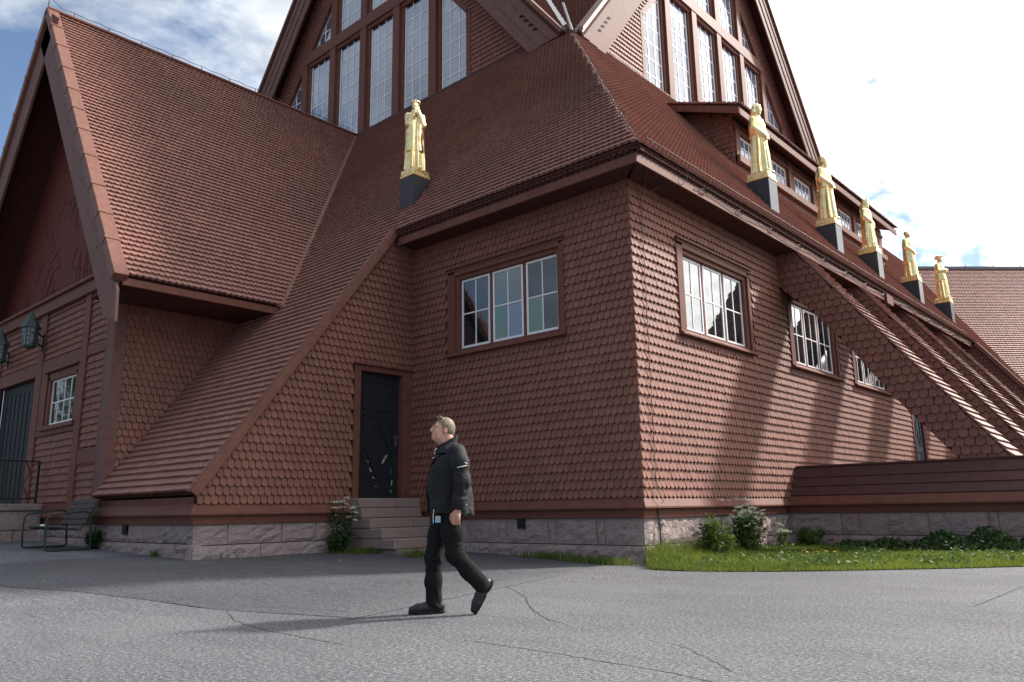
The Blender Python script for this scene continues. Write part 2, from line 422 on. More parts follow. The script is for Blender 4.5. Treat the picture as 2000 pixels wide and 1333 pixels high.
# ------------------------------------------------------------------ shingles
def shingle_tpl(w, e, tip=0.80, lift=0.042, thick=0.022, arc=8):
    hw = w/2-0.0055; hb = hw*tip; L = e+hb+0.02
    t = np.linspace(-math.pi/2, math.pi/2, arc+1)
    a = np.r_[hw*np.sin(t), hw, -hw]; b = np.r_[hb*(1-np.cos(t)), L, L]
    c = 0.004 + lift*(1-b/L) + 0.002
    front = np.c_[a, b, c+thick*(1-b/L)*0.6+0.004]; back = np.c_[a, b, c-0.004-0.55*lift*(1-b/L)-0.006]
    n = len(a)
    v = np.r_[front, back]
    faces = [list(range(n))] + [[(i+1) % n, i, i+n, (i+1) % n+n] for i in range(n) if i != n-2]
    return v, faces
SURF = []
def lay(fr, v0, v1, w, e, bounds, parent, mat, holes=(), pick=False, tip=0.80, lift=0.042, jit=1.0, phase=0.0):
    T = shingle_tpl(w, e, tip, lift)
    US, VS, RO, CL = [], [], [], []; LO, HI = [], []
    nrow = int(math.ceil((v1-v0)/e))
    for i in range(nrow):
        v = v0+i*e; vc = v+e*0.6
        bd = bounds(vc)
        if bd is None: continue
        l0, lk, h0, hk = bd
        if h0-l0 < 0.02: continue
        off = (0.5*(i % 2)+phase)*w
        j0 = math.floor((l0-abs(lk)*e-off)/w)-1; j1 = math.ceil((h0+abs(hk)*e-off)/w)+1
        u = off+np.arange(j0, j1+1)*w
        ok = (u > l0-0.40*w) & (u < h0+0.40*w)
        for (a0, a1, b0, b1) in holes:
            ok &= ~((u > a0) & (u < a1) & (vc > b0) & (vc < b1))
        u = u[ok]
        if not len(u): continue
        US.append(u); VS.append(np.full(len(u), v)); LO.append(np.tile([l0, lk, vc], (len(u), 1))); HI.append(np.tile([h0, hk, vc], (len(u), 1)))
    u = np.concatenate(US); v = np.concatenate(VS); LO = np.concatenate(LO); HI = np.concatenate(HI)
    k = len(u)
    u = u+RNG.normal(0, 0.0014*jit, k); v = v+RNG.normal(0, 0.002*jit, k); ro = RNG.normal(0, 0.009*jit, k)
    tone = np.clip(RNG.normal(0.55, 0.24, k), 0, 1)
    tone = np.where(RNG.random(k) < 0.03, RNG.random(k)*0.25, tone)
    SURF.append(dict(fr=fr, T=T, u=u, v=v, ro=ro, tone=tone, LO=LO, HI=HI, parent=parent, mat=mat, pick=pick, w=w, e=e,
                     dl=RNG.normal(0, 0.0025*jit, k), keep=np.ones(k, bool)))
def surf_verts(S, sel):
    T, _ = S['T']; fr = S['fr']
    a, b, c = T[:, 0][None], T[:, 1][None], T[:, 2][None]
    ro = S['ro'][sel][:, None]
    aa = a*np.cos(ro)-b*np.sin(ro)+S['u'][sel][:, None]; bb = b*np.cos(ro)+a*np.sin(ro)+S['v'][sel][:, None]
    cc = np.broadcast_to(c, aa.shape)+S['dl'][sel][:, None]*(1-b/ T[:, 1].max())
    lo = S['LO'][sel]; hi = S['HI'][sel]
    vv = np.clip(bb-lo[:, 2:3], -0.3, 0.3)
    aa = np.maximum(aa, lo[:, 0:1]+lo[:, 1:2]*vv); aa = np.minimum(aa, hi[:, 0:1]+hi[:, 1:2]*vv)
    return fr.O+aa[..., None]*fr.U+bb[..., None]*fr.V+cc[..., None]*fr.N
def finish_shingles(limit=300):
    cand = []
    for si, S in enumerate(SURF):
        if not S['pick']: continue
        lo, hi = S['LO'], S['HI']
        free = (S['u']-S['w'] > lo[:, 0]) & (S['u']+S['w'] < hi[:, 0])
        fr = S['fr']
        P = fr.O+S['u'][:, None]*fr.U+(S['v']+S['e']/2)[:, None]*fr.V
        d = P-CAM; z = d @ CF; x = 1000+F_PX*(d @ CR)/z; y = 666.5-F_PX*(d @ CU)/z
        vis = free & (z > 1) & (x > 4) & (x < 1996) & (y > 4) & (y < 1329)
        cosv = np.abs((d/np.linalg.norm(d, axis=1)[:, None]) @ fr.N)
        area = S['w']*S['e']*(F_PX/z)**2*cosv
        for i in np.nonzero(vis)[0]: cand.append((area[i], si, i))
    cand.sort(key=lambda t: -t[0])
    variants = {}
    for ar, si, i in cand[:limit]:
        S = SURF[si]; S['keep'][i] = False
        q = int(S['tone'][i]*7.99); key = (id(S['T'][0]), q)
        if key not in variants:
            v, fs = S['T']; me = bpy.data.meshes.new('shingle'); me.from_pydata([tuple(p) for p in v], [], fs)
            at = me.attributes.new('tone', 'FLOAT', 'POINT'); at.data.foreach_set('value', np.full(len(v), (q+0.5)/8, np.float32))
            me.materials.append(MATS[S['mat']]); variants[key] = me
        obj('shingle', variants[key], None, S['parent'], S['fr'].mat(S['u'][i], S['v'][i], 0.0, S['ro'][i]))
    groups = {}
    for S in SURF:
        groups.setdefault((S['parent'].name, S['mat']), []).append(S)
    for (pn, mat), L in groups.items():
        V, LP, ST, TT, TN = [], [], [], [], []; base = 0; ls = 0
        for S in L:
            sel = S['keep']; k = int(sel.sum())
            if k == 0: continue
            v = surf_verts(S, sel); n = v.shape[1]
            fl = [len(f) for f in S['T'][1]]; fi = np.concatenate([np.array(f) for f in S['T'][1]])
            V.append(v.reshape(-1, 3)); TN.append(np.repeat(S['tone'][sel], n))
            LP.append((fi[None]+(base+np.arange(k)*n)[:, None]).ravel())
            st = np.cumsum([0]+fl[:-1]); ST.append((st[None]+(ls+np.arange(k)*len(fi))[:, None]).ravel()); TT.append(np.tile(fl, k))
            base += k*n; ls += k*len(fi)
        me = fast_mesh('shingles', np.concatenate(V), np.concatenate(LP), np.concatenate(ST), np.concatenate(TT), np.concatenate(TN))
        obj('shingles', me, mat, bpy.data.objects[pn], kind='stuff')

# ------------------------------------------------------------------ ground
gx = np.r_[-900, -400, -200, -120, -80, -60, -45, np.arange(-36, -4, 1.0), np.arange(-4, 12, 2.0), 20, 40, 80, 200, 400, 900]
gy = np.r_[-900, -400, -200, -80, -40, -20, np.arange(-10, 40, 2.0), 60, 100, 200, 400, 900]
GX, GY = np.meshgrid(gx, gy, indexing='ij')
GZ = np.minimum(ground_z(GX), 0.6)
gv = np.c_[GX.ravel(), GY.ravel(), GZ.ravel()]
ny = len(gy)
gq = [(i*ny+j, (i+1)*ny+j, (i+1)*ny+j+1, i*ny+j+1) for i in range(len(gx)-1) for j in range(ny-1)]
asphalt = obj('asphalt_yard', quads_mesh('asphalt_yard', gv, gq), 'asphalt', kind='structure')
def drape(poly, dz, n=1):
    return [(p[0], p[1], float(ground_z(p[0]))+dz) for p in poly]
# older, darker asphalt by the church: its front edge runs across the yard
edge_px = [(-400, 1146), (-150, 1150), (0, 1154), (150, 1158), (290, 1168), (430, 1182), (560, 1189), (655, 1194), (690, 1198)]
edge = [on_z(x, y, 0.05)[:2] for x, y in edge_px]
pv, pq, pt = [], [], []
NF = 14
for i, e0 in enumerate(edge):
    far = A(min(e0[0], -7.0)-1.0, 11.7)
    for k in range(NF+1):
        p = e0+(far-e0)*k/NF
        pv.append((p[0], p[1], float(ground_z(p[0]))+0.004)); pt.append(min(1.0, (len(edge)-1-i)/3.0))
        if i and k: pq.append(((i-1)*(NF+1)+k-1, i*(NF+1)+k-1, i*(NF+1)+k, (i-1)*(NF+1)+k))
obj('asphalt_old_patch', quads_mesh('asphalt_old_patch', pv, pq, pt), 'asphalt_old', kind='structure')
def crack(px, wid, zo=0.002):
    pts = [on_z(x, y, 0.0) for x, y in px]
    P = []
    for a, b in zip(pts[:-1], pts[1:]):
        m = max(2, int(np.linalg.norm(b-a)/0.035))
        for k in range(m): P.append(a+(b-a)*k/m)
    P.append(pts[-1]); P = np.array(P)
    P[1:-1, :2] += RNG.normal(0, 0.007, (len(P)-2, 2))
    v, f = [], []
    for i, p in enumerate(P):
        t = P[min(i+1, len(P)-1)]-P[max(i-1, 0)]; nn = A(-t[1], t[0], 0)/(np.hypot(t[0], t[1])+1e-9)
        w = wid*(0.35+0.65*RNG.random())*min(1, i/3+0.15, (len(P)-1-i)/3+0.15)
        z = float(ground_z(p[0]))+zo
        v += [(p[0]+nn[0]*w, p[1]+nn[1]*w, z), (p[0]-nn[0]*w, p[1]-nn[1]*w, z)]
        if i: f.append((2*i-2, 2*i-1, 2*i+1, 2*i))
    mb = MB(); mb.add(v, f); obj('crack', mb, 'crack', asphalt)
crack([(437, 1184), (447, 1200), (456, 1211), (478, 1220), (520, 1232), (600, 1247), (680, 1262)], 0.008)
crack([(330, 1172), (430, 1182), (560, 1189), (655, 1194), (690, 1198)], 0.008, 0.006)
crack([(970, 1137), (1005, 1154), (1028, 1168), (1030, 1180), (1045, 1196), (1075, 1213), (1100, 1219)], 0.009)
crack([(1310, 1256), (1350, 1270), (1390, 1290), (1440, 1318)], 0.005)
crack([(900, 1250), (1040, 1270), (1180, 1293), (1300, 1313), (1410, 1336)], 0.007)
crack([(2000, 1145), (1960, 1162), (1900, 1186)], 0.008)
crack([(690, 1198), (790, 1213), (860, 1222)], 0.004)

# ------------------------------------------------------------------ church
X0, Y0, XD, XP, YP = -7.46, 11.6, -13.44, -17.66, 6.8
YG, XG, DG = 16.56, -12.42, 4.14              # gable planes, diagonal x+y
TA = 1.345; CA = 1/math.hypot(1, TA); SA = TA*CA   # main roof pitch
ZE = 8.025
def zA(y): return ZE+TA*(y-Y0)
def zB(x): return ZE+TA*(X0-x)
church = thing('church', 'big red-brown wooden church clad in rounded shingles on a granite plinth', 'church', (X0, Y0, 0))
FD1 = Frame((0, Y0, 0), (1, 0, 0), (0, 0, 1))
FD2 = Frame((X0, 0, 0), (0, 1, 0), (0, 0, 1))
FDW = Frame((XD, 0, 0), (0, 1, 0), (0, 0, 1))
FPS = Frame((XP, 0, 0), (0, 1, 0), (0, 0, 1))
FPF = Frame((0, YP, 0), (1, 0, 0), (0, 0, 1))
FG1 = Frame((0, YG, 0), (1, 0, 0), (0, 0, 1))
FG2 = Frame((XG, 0, 0), (0, 1, 0), (0, 0, 1))
FRA = Frame((0, Y0, ZE), (1, 0, 0), (0, CA, SA))            # v measured from wall line
FRB = Frame((X0, 0, ZE), (0, 1, 0), (-CA, 0, SA))
W, E = 0.138, 0.160

def backing(fr, us, v0, vtop, holes, name, mat='backing', n=0.0, th=0.05):
    us = sorted(set(us+[x for h in holes for x in h[:2]]))
    us = [u for u in us]
    mb = MB()
    for a, b in zip(us[:-1], us[1:]):
        cuts = [(h[2], h[3]) for h in holes if h[0] < (a+b)/2 < h[1]]
        segs = []; z = v0
        for c0, c1 in sorted(cuts):
            segs.append((z, c0)); z = c1
        for s0, s1 in segs: fr.box(mb, a, b, s0, s1, n-th, n)
        ta, tb = vtop(a), vtop(b)
        if ta > z+1e-3 or tb > z+1e-3:
            ta, tb = max(ta, z+1e-3), max(tb, z+1e-3)
            fr.poly(mb, [(a, z), (b, z), (b, tb), (a, ta)], n-th, n)
    return obj(name, mb, mat, church)

# --- walls
w1 = dict(u0=-11.87, u1=-9.17, v0=4.30, v1=5.83)
HOLE1 = (-12.02, -9.02, 4.24, 5.98)
D2WIN = [(13.45, 16.08), (18.66, 21.30), (22.90, 25.54)]
HOLES2 = [(a-0.15, b+0.15, 4.24, 5.98) for a, b in D2WIN]
D2DOOR = (27.72, 28.82, 1.20, 3.95)
DOOR = (10.15, 11.31, 1.20, 3.85)
wall1 = backing(FD1, [-13.44, X0], 0.75, lambda u: 7.1, [HOLE1], 'wall')
wall2 = backing(FD2, [Y0, 35.0], 0.75, lambda u: 7.1, HOLES2+[D2DOOR], 'wall')
wall3 = backing(FDW, [6.70, Y0], 0.75, lambda u: zA(u)-0.16, [DOOR], 'wall')
wall4 = backing(FPS, [YP, 10.6], 0.75, lambda u: 6.3, [], 'wall')
for wl, lb in ((wall1, 'shaded shingled side wall with a triple window'), (wall2, 'sunlit shingled side wall behind the sloping buttresses'), (wall3, 'shingled wall with the dark door'), (wall4, 'shingled porch side wall under the deep eave')):
    wl['label'] = lb
lay(FD1, 1.09, 6.85, W, E, lambda v: (XD+0.02, 0, X0+0.035, 0), wall1, 'wall_shingle', [(-12.25, -8.98, 4.10, 6.08)], True)
lay(FD2, 1.09, 6.9, W, E, lambda v: (Y0-0.035, 0, 35.0, 0), wall2, 'wall_shingle',
    [(a-0.30, b+0.30, 4.08, 6.12) for a, b in D2WIN]+[(27.6, 28.95, 1.0, 4.05)], True)
lay(FDW, 1.09, 7.05, W, E, lambda v: (max(6.72, Y0+(v+0.10-ZE)/TA), 1/TA if v > 1.4 else 0, Y0-0.02, 0), wall3, 'wall_shingle', [(9.97, 11.60, 1.0, 4.02)], True)
lay(FPS, 1.15, 6.2, W, E, lambda v: (YP+0.12, 0, Y0+(v+0.02-ZE)/TA, 1/TA), wall4, 'wall_shingle', [], True)

# --- granite plinth: every block its own piece
plinth = None
def plinth_run(fr, u0, u1, zb, cuts, n=0.0, lower=True):
    global plinth
    mb = MB(); fr.box(mb, u0+0.02, u1-0.02, zb-0.25, 0.755, n-0.30, n-0.035)
    if plinth is None:
        plinth = obj('plinth', mb, 'mortar', church)
    else:
        obj('plinth_core', mb, 'mortar', plinth)
    def blocks(cuts, z0, z1, nn):
        for a, b in zip(cuts[:-1], cuts[1:]):
            nu, nv = max(3, int((b-a)/0.11)), 5
            g = 0.006
            vs, fs = [], []
            for j in range(nv+1):
                for i in range(nu+1):
                    edge_ = i in (0, nu) or j in (0, nv)
                    u = a+g+(b-a-2*g)*i/nu; v = z0+g+(z1-z0-2*g)*j/nv
                    d = nn-0.012 if edge_ else nn+0.012+RNG.normal(0, 0.013)
                    if not edge_: u += RNG.normal(0, 0.012); v += RNG.normal(0, 0.012)
                    vs.append(fr.P(u, v, d))
            m = nu+1
            for j in range(nv):
                for i in range(nu): fs.append((j*m+i, j*m+i+1, (j+1)*m+i+1, (j+1)*m+i))
            bl = [len(vs)+k for k in range(4)]
            vs += [fr.P(a+g, z0+g, nn-0.2), fr.P(b-g, z0+g, nn-0.2), fr.P(b-g, z1-g, nn-0.2), fr.P(a+g, z1-g, nn-0.2)]
            fs += [tuple([bl[0], bl[1]]+list(range(nu, -1, -1))), tuple([bl[2], bl[3]]+[nv*m+i for i in range(nu+1)]),
                   tuple([bl[3], bl[0]]+[j*m for j in range(nv+1)]), tuple([bl[1], bl[2]]+[j*m+nu for j in range(nv, -1, -1)])]
            mb = MB(); mb.add(vs, fs); obj('stone', mb, 'granite', plinth)
    blocks(cuts, zb+0.27 if lower else zb, 0.75, n)
    if lower:
        lc = [u0]+[(a+b)/2+0.1 for a, b in zip(cuts[:-1], cuts[1:]) if b-a > 0.9]+[u1]
        blocks(lc, zb-0.12, zb+0.265, n+0.035)
plinth_run(FD1, -13.40, X0, 0.02, [-13.40, -12.5, -11.65, -10.62, -9.55, -9.38, -8.45, -8.28, X0])
plinth_run(FD2, Y0, 17.62, 0.02, [Y0, 12.05, 13.6, 14.75, 15.7, 16.6, 17.62])
plinth_run(FDW, 6.70, 11.55, 0.12, [6.70, 7.35, 8.45, 9.2, 9.95, 11.55])
FST = Frame((0, 6.70, 0), (1, 0, 0), (0, 0, 1))
plinth_run(FST, -17.9, XD, 0.15, [-17.9, -17.45, -16.1, -15.45, -14.8, XD])
FBB = Frame((0, 17.45, 0), (1, 0, 0), (0, 0, 1))
plinth_run(FBB, X0, -1.6, 0.02, [X0, -6.3, -5.95, -4.6, -3.55, -3.38, -2.4, -1.6])
plinth_run(FPF, -21.0, -17.9, 0.2, [-21.0, -20.1, -19.0, -17.9])
for fr, u in ((FD1, -10.2), (FST, -16.18)):
    mb = MB(); fr.box(mb, u-0.09, u+0.09, 0.56, 0.74, -0.02, 0.035)
    v_ = obj('vent', mb, 'iron', plinth)
    mb = MB()
    for k in range(4): fr.box(mb, u-0.075, u+0.075, 0.58+k*0.04, 0.595+k*0.04, 0.035, 0.045)

# --- skirting boards
PROF_SK = [(0.0, 1.10), (0.028, 1.10), (0.118, 0.935), (0.118, 0.905), (0.0, 0.905)]
PROF_FA = [(0.0, 0.905), (0.025, 0.905), (0.025, 0.765), (0.045, 0.765), (0.045, 0.75), (0.0, 0.75)]
def run_profile(fr, u0, u1, prof, m0, m1, name, mat='board_red', n=0.0):
    mb = MB()
    a = [fr.P(u0-m0*o, z, o+n) for o, z in prof]; b = [fr.P(u1+m1*o, z, o+n) for o, z in prof]
    k = len(prof)
    mb.add(a+b, [tuple(range(k)), tuple(range(2*k-1, k-1, -1))]+[(i, i+k, (i+1) % k+k, (i+1) % k) for i in range(k)])
    return obj(name, mb, mat, church)
for pr, nm in ((PROF_SK, 'skirting_board'), (PROF_FA, 'base_board')):
    run_profile(FD1, -13.40, X0, pr, 0, 1, nm)
    run_profile(FD2, Y0, 17.5, pr, 1, -1, nm)
    run_profile(FDW, 6.70, 9.97, pr, 1, 0, nm)
    run_profile(FST, -17.72, XD, pr, 0, 1, nm)
    run_profile(FPF, -21.0, -17.66, pr, 0, 0, nm)
    run_profile(FBB, X0, -1.6, pr, -1, 0, nm)
mb = MB(); FST.box(mb, -17.5, XD-0.01, 1.10, 1.22, -0.10, -0.01); obj('foot_board', mb, 'board_red', church)

# weathered paint on the sunlit skirting
ns_ = math.hypot(0.09, 0.165)
FSK = Frame((X0+0.118, 0, 0.935), (0, 1, 0), (-0.09/ns_, 0, 0.165/ns_))
for k in range(16):
    u = 14.1+1.5*random.random(); v = 0.10+0.07*random.random(); L = 0.03+0.14*random.random(); h = 0.006+0.010*random.random()
    mb = MB(); FSK.poly(mb, [(u-L, v), (u-L*.4, v-h*(.5+random.random())), (u+L*.5, v-h*.6), (u+L, v+h*.3), (u+L*.3, v+h*(.5+random.random())), (u-L*.5, v+h)], 0.0005, 0.0025)
    obj('paint_chip', mb, 'chipped_paint', church)
# --- windows
PANE_MESH = {}
def pane(fr, u0, u1, v0, v1, n, mat, parent):
    key = (round(u1-u0, 3), round(v1-v0, 3), mat)
    if key not in PANE_MESH:
        mb = MB(); a, b = (u1-u0)/2, (v1-v0)/2
        mb.box(-a, a, -b, b, -0.004, 0.004); PANE_MESH[key] = mb.mesh('pane'); PANE_MESH[key].materials.append(MATS[mat])
    m = fr.mat((u0+u1)/2, (v0+v1)/2, n)
    m = m @ Matrix.Rotation(random.gauss(0, 0.004), 4, 'X') @ Matrix.Rotation(random.gauss(0, 0.004), 4, 'Y')
    return obj('pane', PANE_MESH[key], None, parent, m)
def sash(fr, u0, u1, v0, v1, cols, rows, n, parent, mats, bar=0.028, rail=0.048, stuff=False):
    mb = MB(); t = 0.035
    fr.box(mb, u0, u0+rail, v0, v1, n-t/2, n+t/2); fr.box(mb, u1-rail, u1, v0, v1, n-t/2, n+t/2)
    fr.box(mb, u0+rail, u1-rail, v0, v0+rail*1.3, n-t/2, n+t/2); fr.box(mb, u0+rail, u1-rail, v1-rail, v1, n-t/2, n+t/2)
    uu = np.linspace(u0+rail/2, u1-rail/2, cols+1); vv = np.linspace(v0+rail/2, v1-rail/2, rows+1)
    for u in uu[1:-1]: fr.box(mb, u-bar/2, u+bar/2, v0+rail, v1-rail, n-t/2+0.004, n+t/2-0.004)
    for v in vv[1:-1]: fr.box(mb, u0+rail, u1-rail, v-bar/2, v+bar/2, n-t/2+0.006, n+t/2-0.002)
    obj('sash', mb, 'white_paint', parent)
    if stuff:
        mb = MB()
        for i in range(cols):
            for j in range(rows): fr.box(mb, uu[i], uu[i+1], vv[j], vv[j+1], n-0.006, n+0.002)
        obj('panes', mb, mats[0][0], parent, kind='stuff'); return
    for i in range(cols):
        for j in range(rows):
            pane(fr, uu[i], uu[i+1], vv[j], vv[j+1], n-0.002, mats[(rows-1-j) % len(mats)][i % len(mats[0])], parent)
def casement(fr, u0, u1, v0, v1, mats, label=None, flip=False):
    mb = MB()
    o = 0.26                       # casing boards
    fr.box(mb, u0-o-0.07, u0-0.10, v0-0.10, v1+0.15, 0.0, 0.075); fr.box(mb, u1+0.10, u1+o+0.07-0.12, v0-0.10, v1+0.15, 0.0, 0.075)
    fr.box(mb, u0-0.10, u1+0.10, v1+0.10, v1+0.20, 0.0, 0.075)
    fr.box(mb, u0-o-0.07, u1+o-0.05, v1+0.20, v1+0.25, 0.0, 0.085)
    fr.poly(mb, [(u0-o-0.10, v1+0.25), (u1+o-0.02, v1+0.25), (u1+o-0.02, v1+0.29), (u0-o-0.10, v1+0.29)], 0.0, 0.13)
    # reveal
    fr.box(mb, u0-0.15, u0-0.01, v0-0.1, v1+0.12, -0.16, 0.02); fr.box(mb, u1+0.01, u1+0.15, v0-0.1, v1+0.12, -0.16, 0.02)
    fr.box(mb, u0-0.01, u1+0.01, v1+0.01, v1+0.12, -0.16, 0.02); fr.box(mb, u0-0.01, u1+0.01, v0-0.1, v0-0.005, -0.16, 0.02)
    g = (u1-u0)
    cw = (g-2*0.085)/3
    for k in (1, 2): fr.box(mb, u0+k*cw+(k-1)*0.085+0.004, u0+k*(cw+0.085)-0.004, v0-0.005, v1+0.01, -0.16, -0.045)
    # sill, sloping outwards
    a, b = u0-o-0.10, u1+o-0.02
    vs = []
    for u in (a, b): vs += [fr.P(u, v0-0.04, 0.01), fr.P(u, v0-0.13, 0.15), fr.P(u, v0-0.17, 0.15), fr.P(u, v0-0.17, 0.01)]
    mb.add(vs, [(0, 1, 2, 3), (7, 6, 5, 4), (0, 4, 5, 1), (1, 5, 6, 2), (2, 6, 7, 3), (3, 7, 4, 0)])
    w = obj('window', mb, 'board_red', church, bevel=0.006)
    if label: w['label'] = label
    for k in range(3):
        a = u0+k*(cw+0.085)
        sash(fr, a, a+cw, v0, v1, 2, 2, -0.07, w, mats[k])
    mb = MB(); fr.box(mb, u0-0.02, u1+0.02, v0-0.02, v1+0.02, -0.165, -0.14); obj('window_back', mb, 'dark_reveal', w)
    return w
G, GB, GG, GY_, = 'glass_dim', 'glass_blue', 'glass_green', 'glass_grey_green'
casement(FD1, -11.87, -9.17, 4.30, 5.83, [[[G, G], [G, G]], [[GY_, GY_], [GG, GB]], [[G, G], [GG, G]]], 'triple window with green and blue panes above the man')
for a, b in D2WIN:
    casement(FD2, a, b, 4.31, 5.83, [[['glass']*2]*2]*3)

# --- dark door on the inner wall, with its casing
d = obj('door', FDW.box(MB(), DOOR[0], DOOR[1]-0.03, DOOR[2], DOOR[3], -0.12, -0.06), 'door_paint', church, bevel=0.004)
d['label'] = 'dark panelled door with chipped paint and a diamond moulding'
mb = MB()
for a, b, c, e_ in ((10.30, 11.12, 3.05, 3.68),):
    FDW.box(mb, a, b, e_-0.03, e_, -0.06, -0.045); FDW.box(mb, a, b, c, c+0.03, -0.06, -0.045)
    FDW.box(mb, a, a+0.03, c, e_, -0.06, -0.045); FDW.box(mb, b-0.03, b, c, e_, -0.06, -0.045)
obj('panel', mb, 'door_paint', d)
mb = MB(); a, b, c, e_ = 10.30, 11.12, 1.62, 2.93
FDW.box(mb, a, b, e_-0.03, e_, -0.06, -0.045); FDW.box(mb, a, b, c, c+0.03, -0.06, -0.045)
FDW.box(mb, a, a+0.03, c, e_, -0.06, -0.045); FDW.box(mb, b-0.03, b, c, e_, -0.06, -0.045)
obj('panel', mb, 'door_paint', d)
mb = MB(); um, vm = 10.71, 2.22
def dia(r): return [(um, vm+0.62*r), (um+0.36*r, vm), (um, vm-0.62*r), (um-0.36*r, vm)]
D0, D1_ = dia(1.0), dia(0.86)
for k in range(4):
    FDW.poly(mb, [D0[k], D0[(k+1) % 4], D1_[(k+1) % 4], D1_[k]], -0.06, -0.035)
obj('diamond_moulding', mb, 'door_paint', d)
mb = MB()
FDW.box(mb, 11.17, 11.23, 2.30, 2.55, -0.06, -0.045); mb.tube([FDW.P(11.2, 2.5, -0.05), FDW.P(11.2, 2.5, 0.0), FDW.P(11.08, 2.5, 0.0)], 0.011)
obj('handle', mb, 'zinc', d)
for k, (u, v, du, dv, sl) in enumerate([(10.87, 1.98, .05, .12, .5), (10.93, 2.07, .04, .09, .6), (10.83, 1.85, .03, .06, .3), (11.10, 1.75, .04, .20, 0), (11.115, 1.52, .035, .14, .05), (10.52, 1.78, .05, .09, -.6), (10.60, 1.62, .03, .05, -.6), (11.10, 1.34, .03, .08, 0), (10.76, 1.70, .025, .05, .2), (10.45, 1.95, .02, .05, -.4), (11.0, 2.9, .015, .02, 0), (10.68, 1.45, .1, .012, 0), (10.95, 2.35, .012, .02, 0)]):
    mb = MB(); n = 9
    pts = []
    for i in range(n):
        t = 2*math.pi*i/n; r = 0.55+0.5*random.random()
        x, y = du*r*math.cos(t)*0.55, dv*r*math.sin(t)*0.55
        pts.append((u+x+sl*y, v+y))
    FDW.poly(mb, pts, -0.060, -0.0335 if 0.3 < abs(sl) else -0.0565)
    obj('paint_chip', mb, 'chipped_paint', d)
mb = MB()
FDW.box(mb, 9.985, 10.14, 1.10, 3.86, -0.13, 0.075); FDW.box(mb, 11.29, 11.58, 1.10, 3.86, -0.13, 0.075)
FDW.box(mb, 9.985, 11.58, 3.86, 3.98, -0.13, 0.075); FDW.box(mb, 9.94, 11.585, 3.98, 4.03, 0.0, 0.14)
obj('door_casing', mb, 'board_red', church, bevel=0.006)

# --- granite steps to the door
steps = None
for k, (xf, zt) in enumerate([(-13.05, 1.19), (-12.98, 0.99), (-12.72, 0.79), (-12.36, 0.595), (-12.0, 0.40), (-11.66, 0.20)]):
    xr = XD+0.05
    y0 = 9.93+0.01*k
    cuts = [y0, 11.56] if k % 2 else [y0, 10.9+0.1*k, 11.56]
    if k == 5: cuts = [y0+0.05, 11.62]
    for a, b in zip(cuts[:-1], cuts[1:]):
        mb = MB(); mb.box(xr+0.01*k, xf, a+0.004, b-0.004, zt-0.194, zt)
        if steps is None:
            steps = obj('steps', mb, 'granite_red', church, bevel=0.018); steps['label'] = 'reddish granite steps up to the dark door'
        else: obj('step', mb, 'granite_red', steps, bevel=0.018)
mb = MB(); mb.box(-13.42, -12.05, 9.97, 11.55, 0.0, 0.8); 

# --- roofs
def slab(name, pts, th, mat='soffit', label=None):
    pts = [A(*p) for p in pts]
    nn = np.cross(pts[1]-pts[0], pts[2]-pts[0]); nn /= np.linalg.norm(nn)
    if nn[2] < 0: nn = -nn
    mb = MB(); mb.prism([p-nn*0.012 for p in pts], -nn*th)
    o = obj(name, mb, mat, church)
    if label: o['label'] = label
    return o
YE, XE = 10.93, -6.80                       # eave lines
PE = 16.06                                   # porch eave |x|
TP = 1.405; ZP, XR, ZR = 5.72, -22.40, 5.72+1.405*(22.40-16.06)
def val_x(y): return -PE-(zA(y)-ZP)/TP       # porch valley
roofA = slab('roof', [(XD, YE, zA(YE)), (DG-YE, YE, zA(YE)), (DG-YG, YG, zA(YG)), (val_x(YG), YG, zA(YG)), (-17.8, 11.4, zA(11.4)), (-17.8, 6.62, zA(6.62)), (XD+0.1, 6.62, zA(6.62))], 0.10, label='long shaded shingle roof sweeping down to the plinth')
def bndA(v):
    y = Y0+v*CA
    lo = (XP+0.02, 0) if y < 9.83 else (val_x(y), -TA/TP*CA)
    hi = (XD+0.13, 0) if y < YE else (DG-y, -CA)
    return lo[0], lo[1], hi[0], hi[1]
ER = 0.166
V0A = (6.60-Y0)/CA
lay(FRA, V0A, (YG+0.05-Y0)/CA, W, ER, bndA, roofA, 'roof_shingle', [], True, lift=0.058)
# first course at the main eave, set so that it sits on the eave line
roofB = slab('roof', [(XE, DG-XE, zB(XE)), (XG, DG-XG, zB(XG)), (XG, 48.0, zB(XG)), (XE, 37.5, zB(XE))], 0.10, label='sunlit shingle roof with the dormer and the row of statues')
def val_y(x):                                # valley against the chapel roof
    return float(np.interp(x, [-14, -11.7, -8.72, -7.12, -5.675, -1.8], [54.5, 49.05, 42.26, 39.5, 37.46, 35.2]))+1.2
def bndB(v):
    x = X0-v*CA
    hi = val_y(x)
    lo = DG-x if x < XE+0.05 else 35.0
    return lo, (CA if x < XE+0.05 else 0), hi, 2.05*CA
lay(FRB, -(XE-X0)/CA, (X0-XG+0.05)/CA, W, ER, bndB, roofB, 'roof_shingle', [(19.95, 33.2, (X0+9.05)/CA, (X0+11.2)/CA)], True, lift=0.058)
lay(FRB, -(-1.8-X0)/CA, -(XE-X0)/CA, W, ER, lambda v: (34.9, 0, val_y(X0-v*CA), 2.05*CA), roofB, 'roof_shingle')
slab('roof_strip', [(XE, 35.0, zB(XE)), (XE, 40.0, zB(XE)), (-1.8, 35.6, zB(-1.8)), (-1.8, 35.0, zB(-1.8))], 0.1)
